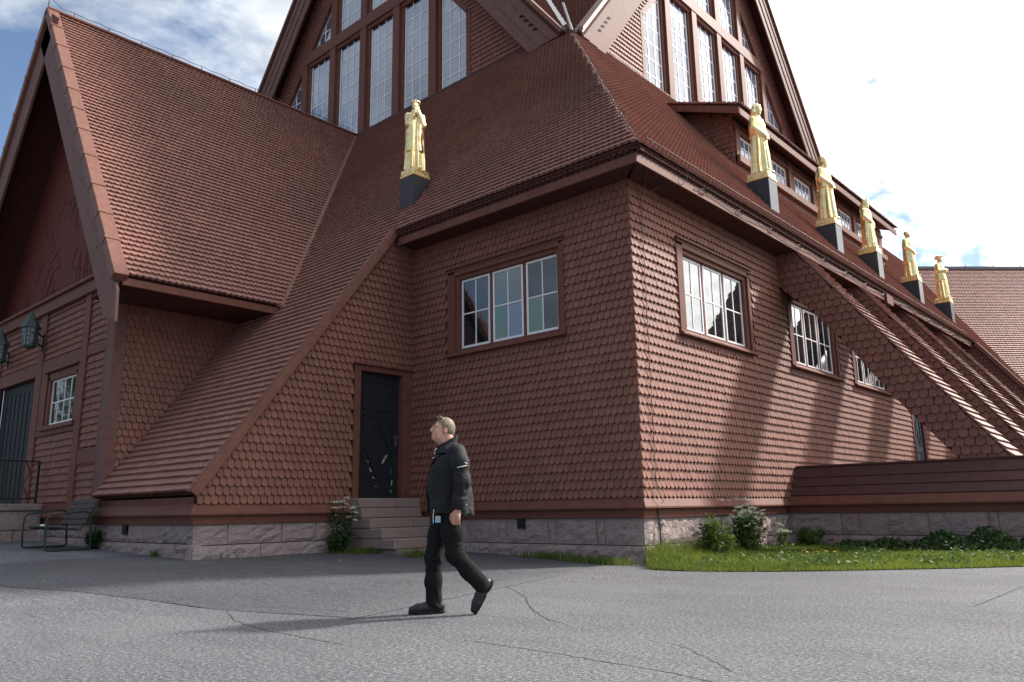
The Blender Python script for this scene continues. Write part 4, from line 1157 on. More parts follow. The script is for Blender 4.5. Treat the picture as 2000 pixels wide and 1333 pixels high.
# end wall that closes the buttress row, under the roof strip
FEW = Frame((0, 35.0, 0), (1, 0, 0), (0, 0, 1))
mb = MB(); FEW.poly(mb, [(X0, 0.8), (-2.0, 0.8), (-2.0, zB(-2.0)-.1), (X0, zB(X0)-.1)], -0.05, 0.0); we = obj('wall', mb, 'backing', church); we['label'] = 'shaded end wall beyond the last buttress'
lay(FEW, 1.1, 7.8, W, E, lambda v: (X0, 0, X0-(v+0.1-ZE)/TA, -1/TA), we, 'wall_shingle')
mb = MB(); beam(mb, (XE+0.1, 34.93, zB(XE+.1)+.02), (-1.8, 34.93, zB(-1.8)+.02), (TA, 0, 1), 0.16, 0.14); obj('rake_board', mb, 'metal_capping', church)

# ------------------------------------------------------------------ chapel roof behind, turned by 45 degrees
Q = math.sqrt(0.5); KC = 0.79
FCH = Frame((-8.97, 48.7, 13.6), (Q, Q, 0), A(-Q, Q, 0)*(1/math.hypot(1, KC))+A(0, 0, KC/math.hypot(1, KC)))
cr = MB(); FCH.poly(cr, [(-12, 0), (22, 0), (22, -16), (-12, -16)], -0.15, -0.02)
ch = obj('chapel_roof', cr, 'soffit', church); ch['label'] = 'sunlit roof of the angled chapel at the back'
lay(FCH, -15.5, -0.05, 0.16, 0.20, lambda v: (-11.5, 0, 14, 0), ch, 'roof_shingle', lift=0.045)
a_, b_ = FCH.P(-12, -15.2, -0.2), FCH.P(22, -15.2, -0.2)
mb = MB(); mb.prism([(a_[0], a_[1], -0.1), (b_[0], b_[1], -0.1), (b_[0], b_[1], b_[2]), (a_[0], a_[1], a_[2])], (-0.1, 0.1, 0)); obj('chapel_wall', mb, 'board_red', church)
mb = MB(); p, q = FCH.P(-12, 0.06, 0.05), FCH.P(22, 0.06, 0.05); beam(mb, p, q, (0, 0, 1), 0.3, 0.16)
obj('ridge_capping', mb, 'zinc', church)
mb = MB()
for k in range(12): c0 = FCH.P(-2+1.6*k, 0.06, 0.05); mb.tube([c0, c0+A(0, 0, .22)], 0.02, 5)
obj('ridge_clip', mb, 'iron', church)
mb = MB(); FCH.poly(mb, [(22, 0), (-12, 0), (-12, 8), (22, 8)], -0.15, -0.02)

# ------------------------------------------------------------------ wires on the walls and eaves
def wire(pts, r=0.007, name='lightning_wire'):
    mb = MB(); mb.tube(pts, r, 5); return obj(name, mb, 'wire', church)
pts = [FD2.P(11.92+0.006*math.sin(k*1.7), 6.55-k*0.22, 0.075) for k in range(25)]+[FD2.P(11.98, 1.02, 0.17), FD2.P(11.95, 0.98, 0.14)]
wire([FD2.P(11.35, 6.86, 0.58), FD2.P(11.6, 6.75, 0.40), FD2.P(11.85, 6.68, 0.2)]+pts)
wire([FD2.P(12.6, 7.30, 0.62), FD2.P(12.62, 7.05, 0.70), FD2.P(12.55, 6.86, 0.62), FD2.P(12.2, 6.80, 0.35), FD2.P(11.93, 6.60, 0.10)])
pts = []
for k in range(60):
    y = 13.0+k*0.37; pts.append(FD2.P(y, 6.93+(0.06 if y > 24.6 else 0)+0.03*math.sin(k*0.9), 0.625+(0.02 if y > 24.6 else 0)))
wire(pts, 0.008)
for k in range(14):
    y = 13.2+k*1.55; z = 6.95
    wire([FD2.P(y, z, 0.61), FD2.P(y+.1, z+.03, 0.66), FD2.P(y+.22, z-.02, 0.63)], 0.012, 'clip')
wire([FRB.P(y, (X0-XE)/CA+0.35, 0.085) for y in np.arange(11.5, 35, 0.6)], 0.011)
wire([FD2.P(12.0, 0.95, 0.05), FD2.P(12.0, 0.0, 0.07)], 0.017, 'ground_pipe')
wire([FST.P(-17.5, 0.72, 0.05), FST.P(-17.85, 0.2, 0.06)], 0.014, 'ground_pipe')
finish_shingles(300)

# ------------------------------------------------------------------ implicit surfaces for figures
class SDF:
    def __init__(s, lo, hi, h):
        s.lo, s.h = A(*lo), h
        s.n = np.ceil((A(*hi)-s.lo)/h).astype(int)+1
        s.a = np.full(s.n, 0.5, np.float32)
        s.ax = [s.lo[i]+h*np.arange(s.n[i]) for i in range(3)]
    def sub(s, lo, hi):
        i0 = np.clip(np.floor((A(*lo)-s.lo)/s.h).astype(int), 0, s.n-1); i1 = np.clip(np.ceil((A(*hi)-s.lo)/s.h).astype(int)+1, 1, s.n)
        sl = tuple(slice(a, max(b, a+1)) for a, b in zip(i0, i1))
        g = np.meshgrid(*[s.ax[i][sl[i]] for i in range(3)], indexing='ij', sparse=True)
        return sl, g
    def put(s, sl, d, k, op='add'):
        a = s.a[sl]
        if op == 'add':
            if k > 0:
                h = np.maximum(k-np.abs(a-d), 0)/k; s.a[sl] = np.minimum(a, d)-h*h*k*0.25
            else: s.a[sl] = np.minimum(a, d)
        elif op == 'cut':
            if k > 0:
                d = -d; h = np.maximum(k-np.abs(a-d), 0)/k; s.a[sl] = np.maximum(a, d)+h*h*k*0.25
            else: s.a[sl] = np.maximum(a, -d)
    def cone(s, p, q, r0, r1, k=0.02, op='add', sy=1.0):
        p, q = A(*p), A(*q); m = max(r0, r1)*max(1, sy)+k+2*s.h
        sl, (X, Y, Z) = s.sub(np.minimum(p, q)-m, np.maximum(p, q)+m)
        d = q-p; L2 = d @ d+1e-12
        t = np.clip(((X-p[0])*d[0]+(Y-p[1])*d[1]+(Z-p[2])*d[2])/L2, 0, 1)
        dd = np.sqrt((X-p[0]-t*d[0])**2+((Y-p[1]-t*d[1])/sy)**2+(Z-p[2]-t*d[2])**2)-(r0+(r1-r0)*t)
        s.put(sl, dd, k, op)
    def chain(s, pts, rs, k=0.02, sy=1.0):
        for a, b, r0, r1 in zip(pts[:-1], pts[1:], rs[:-1], rs[1:]): s.cone(a, b, r0, r1, k, sy=sy)
    def ell(s, c, r, k=0.02, R=None, op='add'):
        c, r = A(*c), A(*r); m = r.max()+k+2*s.h
        sl, (X, Y, Z) = s.sub(c-m, c+m)
        x, y, z = X-c[0], Y-c[1], Z-c[2]
        if R is not None:
            x, y, z = (R[0, 0]*x+R[1, 0]*y+R[2, 0]*z), (R[0, 1]*x+R[1, 1]*y+R[2, 1]*z), (R[0, 2]*x+R[1, 2]*y+R[2, 2]*z)
        k0 = np.sqrt((x/r[0])**2+(y/r[1])**2+(z/r[2])**2); k1 = np.sqrt((x/r[0]**2)**2+(y/r[1]**2)**2+(z/r[2]**2)**2)+1e-9
        s.put(sl, k0*(k0-1)/k1, k, op)
    def all(s):
        return np.meshgrid(*s.ax, indexing='ij', sparse=True)
    def mesh(s, name, xf=None):
        a = s.a; sg = a < 0
        n = np.array(a.shape)
        c = np.zeros(n-1, np.int8)
        for dx in (0, 1):
            for dy in (0, 1):
                for dz in (0, 1): c += sg[dx:n[0]-1+dx, dy:n[1]-1+dy, dz:n[2]-1+dz]
        cells = np.argwhere((c > 0) & (c < 8))
        idm = -np.ones(n-1, np.int32); idm[tuple(cells.T)] = np.arange(len(cells))
        acc = np.zeros((len(cells), 3)); cnt = np.zeros(len(cells))
        offs = [(0, 0, 0), (1, 0, 0), (0, 1, 0), (1, 1, 0), (0, 0, 1), (1, 0, 1), (0, 1, 1), (1, 1, 1)]
        val = [a[tuple((cells+o).T)] for o in offs]
        for i in range(8):
            for j in range(i+1, 8):
                dvec = np.array(offs[j])-np.array(offs[i])
                if np.abs(dvec).sum() != 1: continue
                va, vb = val[i], val[j]; m = (va < 0) != (vb < 0)
                t = np.where(m, va/(va-vb+1e-20), 0)
                acc[m] += np.array(offs[i])+t[m, None]*dvec; cnt[m] += 1
        v = (cells+acc/cnt[:, None])*s.h+s.lo
        quads = []
        for ax in range(3):
            b, c_ = (ax+1) % 3, (ax+2) % 3
            sl0 = [slice(None)]*3; sl1 = [slice(None)]*3; sl0[ax] = slice(0, -1); sl1[ax] = slice(1, None)
            s0, s1 = sg[tuple(sl0)], sg[tuple(sl1)]
            for pol in (0, 1):
                e = np.argwhere((s0 & ~s1) if pol == 0 else (~s0 & s1))
                e = e[(e[:, b] > 0) & (e[:, c_] > 0) & (e[:, b] < n[b]-1) & (e[:, c_] < n[c_]-1)]
                def idx(db, dc):
                    q = e.copy(); q[:, b] += db; q[:, c_] += dc; return idm[tuple(q.T)]
                q = np.c_[idx(-1, -1), idx(0, -1), idx(0, 0), idx(-1, 0)]
                quads.append(q if pol == 0 else q[:, ::-1])
        q = np.concatenate(quads); q = q[(q >= 0).all(1)]
        if xf is not None: v = xf(v)
        return quads_mesh(name, v, q, smooth=True)
def wav(seed, n, lo, hi):
    r = np.random.default_rng(seed)
    K = []
    for _ in range(n):
        d = r.normal(size=3); d /= np.linalg.norm(d); K.append((d*r.uniform(lo, hi), r.uniform(0, 6.28)))
    def f(X, Y, Z): return sum(np.sin(k[0]*X+k[1]*Y+k[2]*Z+p) for k, p in K)/n
    return f
def rotm(pitch, yaw):
    cp, sp, cy, sy = math.cos(pitch), math.sin(pitch), math.cos(yaw), math.sin(yaw)
    Ry = np.array([[cp, 0, -sp], [0, 1, 0], [sp, 0, cp]]); Rz = np.array([[cy, -sy, 0], [sy, cy, 0], [0, 0, 1]])
    return Rz @ Ry

def head(s, C_, R, sc=1.0, beard=False, female=False):
    def P(x, y, z): return A(*C_)+R @ (A(x, y, z)*sc)
    def e(c, r, k=0.02, op='add'): s.ell(P(*c), A(*r)*sc, k*sc, R, op)
    def cn(a, b, r0, r1, k=0.012, op='add'): s.cone(P(*a), P(*b), r0*sc, r1*sc, k*sc, op)
    e((-0.022, 0, 0.030), (0.098, 0.077, 0.090))
    e((0.030, 0, -0.030), (0.066, 0.060, 0.092), 0.03)
    e((0.040, 0, -0.080), (0.050, 0.050, 0.040), 0.03)
    e((0.076, 0, -0.097), (0.020, 0.024, 0.018), 0.02)
    for y in (1, -1):
        e((0.058, 0.037*y, -0.035), (0.030, 0.024, 0.030), 0.02)
        cn((0.088, 0.014*y, 0.030), (0.076, 0.046*y, 0.028), 0.010, 0.009, 0.012)
        e((0.103, 0.031*y, 0.006), (0.014, 0.015, 0.010), 0.014, 'cut')
        e((0.080, 0.031*y, 0.007), (0.0135, 0.013, 0.0125), 0.003)
        e((-0.012, 0.078*y, -0.012), (0.021, 0.009, 0.033), 0.008)
        e((-0.008, 0.086*y, -0.010), (0.010, 0.006, 0.018), 0.006, 'cut')
    cn((0.094, 0, 0.018), (0.116, 0, -0.028), 0.009, 0.013, 0.012)
    for y in (1, -1): e((0.108, 0.012*y, -0.033), (0.010, 0.009, 0.008), 0.008)
    cn((0.094, -0.020, -0.058), (0.094, 0.020, -0.058), 0.0075, 0.0075, 0.010)
    cn((0.092, -0.017, -0.070), (0.092, 0.017, -0.070), 0.008, 0.008, 0.008)
    cn((0.104, -0.019, -0.064), (0.104, 0.019, -0.064), 0.0035, 0.0035, 0.003, 'cut')
    if beard:
        e((0.070, 0, -0.110), (0.040, 0.045, 0.060), 0.02); e((0.066, 0, -0.160), (0.028, 0.032, 0.050), 0.02)
    return P

def local_frame(loc, fdir):
    f = A(fdir[0], fdir[1], 0); f /= np.linalg.norm(f); l = np.cross(A(0, 0, 1), f); loc = A(*loc)
    return lambda v: loc+np.asarray(v)[..., 0:1]*f+np.asarray(v)[..., 1:2]*l+np.asarray(v)[..., 2:3]*A(0, 0, 1)

# ------------------------------------------------------------------ person
f0 = -A(CR[0], CR[1], 0); f0 /= np.linalg.norm(f0); tocam = -A(CF[0], CF[1], 0); tocam /= np.linalg.norm(tocam)
fd = math.cos(rad(12))*f0+math.sin(rad(12))*tocam
foot = on_z(837, 1199, 0.0)
ld = np.cross(A(0, 0, 1), fd)
ploc = foot-fd*0.17+ld*0.10
PX = local_frame(ploc, fd)
person = thing('person', 'man in black jacket and trousers walking across the yard, looking up', 'person', tuple(ploc))
HC, HR = (0.060, 0.0, 1.672), rotm(rad(8), rad(10))
b = SDF((-0.50, -0.40, -0.01), (0.42, 0.40, 1.86), 0.0055)
b.ell((0.0, 0, 0.93), (0.12, 0.16, 0.12)); b.ell((0.02, 0, 1.08), (0.135, 0.165, 0.20), 0.06); b.ell((-0.01, 0, 1.30), (0.115, 0.17, 0.15), 0.05)
b.cone((0.0, 0.0, 1.43), (0.005, 0, 1.53), 0.07, 0.058, 0.04); b.cone((-0.005, 0, 1.52), (0.025, 0, 1.62), 0.062, 0.058, 0.03)
HP = head(b, HC, HR, 0.94)
b.cone(HP(-0.045, 0, -0.03), (0.0, 0, 1.53), 0.05, 0.055, 0.02)
b.cone(HP(0.03, 0, -0.085), (0.03, 0, 1.53), 0.042, 0.045, 0.03)
for y, sh, el, wr in ((1, (-0.06, 0.19, 1.43), (-0.088, 0.255, 1.17), (-0.048, 0.25, 0.925)), (-1, (0.0, -0.19, 1.43), (-0.01, -0.255, 1.17), (0.04, -0.23, 0.93))):
    b.chain([(-0.01, 0.07*y, 1.40), sh, el, wr], [0.055, 0.05, 0.042, 0.028], 0.02)
    w = A(*wr); d = A(*wr)-A(*el); d /= np.linalg.norm(d)
    fw = A(1, 0, 0)-d*d[0]; fw /= np.linalg.norm(fw); inn = np.cross(d, fw)*(1 if np.cross(d, fw)[1]*y < 0 else -1)
    def H(a, c, e_): return w+d*a+fw*c+inn*e_      # along, forward, inward
    b.cone(H(0.0, 0, 0), H(0.05, 0.0, 0.0), 0.026, 0.030, 0.012)
    for c in (0.020, 0.0, -0.020): b.cone(H(0.03, c, 0.002), H(0.085, c*1.25, 0.004), 0.015, 0.014, 0.012)
    for j, (c, L) in enumerate(((0.031, 0.040), (0.011, 0.045), (-0.010, 0.042), (-0.029, 0.033))):
        p0, p1 = H(0.085, c, 0.004), H(0.085+L*0.80, c*1.05-0.004, 0.016)
        p2 = H(0.085+L*1.10, c*1.02-0.012, 0.040); p3 = H(0.085+L*0.95, c-0.016, 0.058)
        b.chain([p0, p1, p2, p3], [0.0105, 0.0095, 0.0085, 0.0075], 0.002)
    b.chain([H(0.02, 0.024, 0.006), H(0.055, 0.046, 0.018), H(0.082, 0.047, 0.030), H(0.103, 0.038, 0.038)], [0.014, 0.0115, 0.010, 0.008], 0.006)
LEG_F = [(0.02, -0.085, 0.90), (0.125, -0.10, 0.50), (0.120, -0.10, 0.10)]
LEG_B = [(-0.005, 0.085, 0.90), (-0.045, 0.10, 0.525), (-0.315, 0.10, 0.225)]
for lg in (LEG_F, LEG_B): b.chain(lg, [0.09, 0.058, 0.040], 0.03)
b.cone(LEG_F[2], (0.20, -0.10, 0.05), 0.035, 0.03, 0.02); b.cone(LEG_B[2], (-0.292, 0.10, 0.19), 0.035, 0.03, 0.02)
obj('body', b.mesh('body', PX), 'skin', person)
# hair
s_ = SDF((-0.16, -0.13, 1.50), (0.22, 0.13, 1.86), 0.004)
s_.ell(HP(-0.024, 0, 0.032), (0.099, 0.079, 0.093), 0.01, HR)
s_.ell(HP(-0.065, 0, -0.015), (0.051, 0.064, 0.068), 0.03, HR)
X, Y, Z = s_.all()
q = [X-HC[0], Y-HC[1], Z-HC[2]]
hx = HR[0, 0]*q[0]+HR[1, 0]*q[1]+HR[2, 0]*q[2]; hy = HR[0, 1]*q[0]+HR[1, 1]*q[1]+HR[2, 1]*q[2]; hz = HR[0, 2]*q[0]+HR[1, 2]*q[1]+HR[2, 2]*q[2]
hl = np.interp(hx, [-0.2, -0.045, -0.028, -0.002, 0.004, 0.018, 0.030, 0.055, 0.075, 0.2], [-0.075, -0.070, -0.02, 0.012, -0.012, -0.006, 0.040, 0.060, 0.082, 0.10])
wv = wav(3, 18, 80, 260)
s_.a = np.maximum(s_.a+0.0045*wv(X, Y, Z*0.5), (hl-hz)*0.8)
for k in range(10):
    y = -0.042+0.0095*k; s_.cone(HP(0.035, y, 0.105), HP(0.062+0.008*math.sin(k*2.1), y*1.05, 0.116+0.012*math.sin(k*1.7)), 0.013, 0.004, 0.01)
obj('hair', s_.mesh('hair', PX), 'hair', person)
for y in (1, -1):
    mb = MB(); c0 = HP(0.0955, 0.033*y, 0.0075); u_, v_ = HR @ A(0, 1, 0), HR @ A(0, 0, 1); o_ = HR @ A(1, 0, 0)
    ring = [c0+u_*0.0075*math.cos(t)+v_*0.0042*math.sin(t)-o_*0.004 for t in np.linspace(0, 2*math.pi, 9)[:-1]]
    mb.add([PX(c0)]+[PX(p) for p in ring], [(0, i+1, (i+1) % 8+1) for i in range(8)]); obj('eye', mb, 'eye_dark', person)
mb = MB(); mb.tube([PX(HP(0.099, -0.018, -0.064)), PX(HP(0.103, 0.0, -0.064)), PX(HP(0.097, 0.02, -0.064))], 0.0042, 5); obj('mouth', mb, 'lip', person)
for y in (1, -1):
    mb = MB(); mb.tube([PX(HP(0.101, 0.012*y, 0.026)), PX(HP(0.096, 0.03*y, 0.033)), PX(HP(0.082, 0.048*y, 0.028))], 0.0024, 5); obj('eyebrow', mb, 'hair', person)
# trousers
t = SDF((-0.50, -0.32, 0.0), (0.32, 0.32, 1.06), 0.008)
t.ell((0.0, 0, 0.945), (0.135, 0.175, 0.10), 0.03)
t.chain([(0.015, -0.080, 0.92), (0.085, -0.095, 0.70), (0.125, -0.10, 0.50), (0.128, -0.10, 0.28), (0.120, -0.10, 0.03)], [0.105, 0.092, 0.076, 0.071, 0.077], 0.05)
t.chain([(-0.005, 0.080, 0.92), (-0.025, 0.095, 0.72), (-0.045, 0.10, 0.53), (-0.18, 0.10, 0.375), (-0.345, 0.10, 0.195)], [0.108, 0.096, 0.079, 0.073, 0.075], 0.05)
X, Y, Z = t.all()
wv = wav(11, 10, 12, 40); wv2 = wav(12, 8, 25, 60)
kn = np.exp(-((Z-0.52)/0.16)**2)+0.8*np.exp(-((Z-0.86)/0.10)**2)+0.9*np.exp(-((Z-0.14)/0.12)**2)
t.a += 0.006*wv(X, Y, Z*1.6)+0.0035*kn*np.sin(70*Z+30*X+18*wv(X, Y, Z))+0.003*wv2(X, Y, Z)
front = Y < 0.0
pl_f = 0.055-Z+0.18*(X-0.12); db = A(-0.165, 0, -0.18); db /= np.linalg.norm(db)
pl_b = (X+0.325)*db[0]+(Z-0.215)*db[2]
t.a = np.maximum(t.a, np.where((Y < 0.0) & (Z < 0.3), pl_f, np.where((Y > 0.0) & (Z < 0.40) & (X < -0.1), pl_b, -1.0)))
obj('trousers', t.mesh('trousers', PX), 'trouser', person)
# shirt and jacket
def torso(s, grow, ztop, zbot, opening):
    X, Y, Z = s.all()
    zz = [0.86, 0.92, 1.02, 1.15, 1.30, 1.40, 1.47, 1.52, 1.57]
    fr_ = np.interp(Z, zz, [0.20, 0.205, 0.205, 0.205, 0.185, 0.150, 0.115, 0.095, 0.085]); bk = np.interp(Z, zz, [-0.235, -0.232, -0.225, -0.205, -0.180, -0.150, -0.115, -0.085, -0.070])
    ry = np.interp(Z, zz, [0.205, 0.205, 0.20, 0.20, 0.205, 0.20, 0.150, 0.095, 0.075])+grow
    cx = (fr_+bk)/2; rx = (fr_-bk)/2+grow
    e = ((np.abs(X-cx)/rx)**2.3+(np.abs(Y)/ry)**2.3)**(1/2.3)
    d = (e-1)*np.minimum(rx, ry)*0.8
    d = np.maximum(d, np.maximum(Z-ztop, zbot-Z+(0.06*(X-0.0) if opening else 0)))
    s.a = np.minimum(s.a, d).astype(np.float32)
sh = SDF((-0.30, -0.30, 0.84), (0.30, 0.30, 1.60), 0.010)
torso(sh, -0.035, 1.53, 0.88, False)
obj('shirt', sh.mesh('shirt', PX), 'shirt', person)
j = SDF((-0.34, -0.38, 0.82), (0.34, 0.38, 1.62), 0.0075)
torso(j, 0.0, 1.535, 0.885, True)
X, Y, Z = j.all()
wv = wav(21, 12, 10, 34); wv2 = wav(22, 10, 30, 70)
low = np.clip((1.25-Z)/0.35, 0, 1)
j.a += 0.010*wv(X, Y, Z*1.3)+0.007*low*np.sin(38*Y+22*X+6*wv(X, Y, Z))+0.004*low*wv2(X, Y, Z)
# open front
op = np.maximum(np.abs(Y-0.015)-0.030-0.05*np.clip((1.1-Z)/0.25, 0, 1), 0.02-X)
j.a = np.maximum(j.a, -op)
inner = np.maximum(((np.abs(X+0.01)/0.185)**2+(np.abs(Y)/0.175)**2)**0.5-1, -1)*0.17
j.a = np.maximum(j.a, -np.maximum(inner, Z-1.44))
for y, ch_ in ((1, [(-0.055, 0.165, 1.44), (-0.075, 0.225, 1.34), (-0.092, 0.255, 1.17), (-0.060, 0.252, 1.00), (-0.050, 0.25, 0.93)]), (-1, [(-0.01, -0.165, 1.44), (0.0, -0.225, 1.34), (-0.01, -0.255, 1.17), (0.025, -0.235, 1.00), (0.04, -0.23, 0.935)])):
    sv = SDF((-0.34, -0.38, 0.82), (0.34, 0.38, 1.62), 0.0075)
    sv.chain(ch_, [0.088, 0.080, 0.070, 0.064, 0.056], 0.04)
    sv.a += 0.008*wv(X, Y, Z)+0.004*wv2(X, Y, Z)+0.0035*np.exp(-((Z-1.10)/0.12)**2)*np.sin(60*Z-70*X+20*wv(X, Y, Z))
    e_, w_ = A(*ch_[3]), A(*ch_[4]); dd = (w_-e_)/np.linalg.norm(w_-e_)
    sv.a = np.maximum(sv.a, np.where(Z < 1.1, (X-w_[0])*dd[0]+(Y-w_[1])*dd[1]+(Z-w_[2])*dd[2]-0.004, -1))
    kk = 0.018; h_ = np.maximum(kk-np.abs(j.a-sv.a), 0)/kk; j.a = np.minimum(j.a, sv.a)-h_*h_*kk*0.25
# collar: a stand that opens at the throat
th = np.arctan2(Y, X-0.012); rr = np.sqrt(((X-0.012)/1.0)**2+(Y/0.92)**2)
zc_ = 1.538-0.62*(X-0.012)
col = np.maximum(np.abs(rr-0.086-0.10*(Z-1.55))-0.011, np.maximum(Z-zc_-0.030, zc_-0.075-Z)); col = np.maximum(col, -(np.maximum(0.03-X, np.abs(Y-0.012)-0.022)))
kk = 0.012; h_ = np.maximum(kk-np.abs(j.a-col), 0)/kk; j.a = np.minimum(j.a, col)-h_*h_*kk*0.25
obj('jacket', j.mesh('jacket', PX), 'jacket', person)
# shirt collar edge, buttons
mb = MB(); mb.tube([PX(A(0.120, 0.048, 1.488)), PX(A(0.131, 0.030, 1.478)), PX(A(0.136, 0.012, 1.468))], 0.006, 5); obj('shirt_collar_edge', mb, 'print_white', person)
for z, x in ((1.445, 0.129), (1.405, 0.141)):
    mb = MB(); mb.tube([PX(A(x, 0.03, z)), PX(A(x+0.014, 0.032, z))], 0.006, 6); obj('button', mb, 'print_white', person)
# shoes in their own frame: x to the toe, z up, heel at 0
def shoe(o, R):
    s = SDF((-0.08, -0.08, -0.02), (0.34, 0.08, 0.16), 0.005)
    s.chain([(0.0, 0, 0.055), (0.06, 0, 0.06), (0.13, 0, 0.052), (0.20, 0, 0.042), (0.255, 0, 0.036)], [0.043, 0.045, 0.045, 0.044, 0.036], 0.03)
    s.cone((0.02, 0, 0.06), (0.025, 0, 0.12), 0.042, 0.045, 0.03)
    X, Y, Z = s.all(); s.a = np.maximum(s.a, 0.018-Z)
    T_ = lambda v: PX(A(*o)+np.asarray(v) @ np.array(R).T)
    sh_ = obj('shoe', s.mesh('shoe', T_), 'shoe', person)
    u = SDF((-0.08, -0.08, -0.02), (0.34, 0.08, 0.08), 0.005)
    u.chain([(0.0, 0, 0.02), (0.10, 0, 0.02), (0.20, 0, 0.02), (0.257, 0, 0.022)], [0.046, 0.040, 0.047, 0.038], 0.02)
    X, Y, Z = u.all(); u.a = np.maximum(u.a, np.maximum(-Z, Z-0.024)); u.a = np.maximum(u.a, -np.maximum(np.maximum(np.abs(X-0.085)-0.018, Z-0.010), -0.1))
    obj('sole', u.mesh('sole', T_), 'shoe_sole', sh_)
shoe((0.062, -0.10, 0.002), np.eye(3))
ca, sa = math.cos(rad(-59)), math.sin(rad(-59))
shoe((-0.385, 0.10, 0.245), [[ca, 0, -sa], [0, 1, 0], [sa, 0, ca]])
# badge, strap, print on the sleeve
mb = MB(); mb.hexa([PX(A(x, y, z)) for x, y, z in ((0.10, 0.196, 0.815), (0.145, 0.172, 0.815), (0.142, 0.166, 0.815), (0.097, 0.19, 0.815), (0.10, 0.196, 0.872), (0.145, 0.172, 0.872), (0.142, 0.166, 0.872), (0.097, 0.19, 0.872))])
bd_ = obj('badge', mb, 'badge_blue', person)
mb = MB(); mb.hexa([PX(A(x, y, z)) for x, y, z in ((0.112, 0.1915, 0.850), (0.133, 0.1805, 0.850), (0.132, 0.178, 0.850), (0.111, 0.189, 0.850), (0.112, 0.1915, 0.868), (0.133, 0.1805, 0.868), (0.132, 0.178, 0.868), (0.111, 0.189, 0.868))]); obj('badge_print', mb, 'print_orange', bd_)
mb = MB(); mb.tube([PX(A(0.155, 0.16, 0.93)), PX(A(0.162, 0.155, 0.87)), PX(A(0.160, 0.155, 0.81))], 0.0035, 5); obj('strap', mb, 'print_white', person)
def sleeve_pt(xo, z):       # surface of the near sleeve
    cx_, cy_ = np.interp(z, [1.17, 1.34, 1.44], [-0.092, -0.075, -0.055]), np.interp(z, [1.17, 1.34, 1.44], [0.255, 0.225, 0.165]); r = np.interp(z, [1.17, 1.34, 1.44], [0.076, 0.084, 0.088])+0.007
    return A(cx_+xo, cy_+math.sqrt(max(r*r-xo*xo, 1e-5)), z)
def mark(x0, z0, x1, z1, w, mat='print_white'):
    mb = MB(); mb.tube([PX(sleeve_pt(x0, z0)), PX(sleeve_pt((x0+x1)/2, (z0+z1)/2)), PX(sleeve_pt(x1, z1))], w, 5); obj('sleeve_print', mb, mat, person)
mark(-0.015, 1.347, -0.055, 1.335, 0.004)
for k in range(7): mark(0.040-0.012*k, 1.300+0.0022*k, 0.032-0.012*k, 1.301+0.0022*k, 0.0052-0.0005*(k % 2))
mark(-0.046, 1.316, -0.052, 1.317, 0.007, 'print_orange')
mb = MB(); mb.tube([PX(A(-0.115, 0.222, 0.99)), PX(A(-0.135, 0.21, 0.965))], 0.006, 5); obj('zip_pull', mb, 'print_white', person)

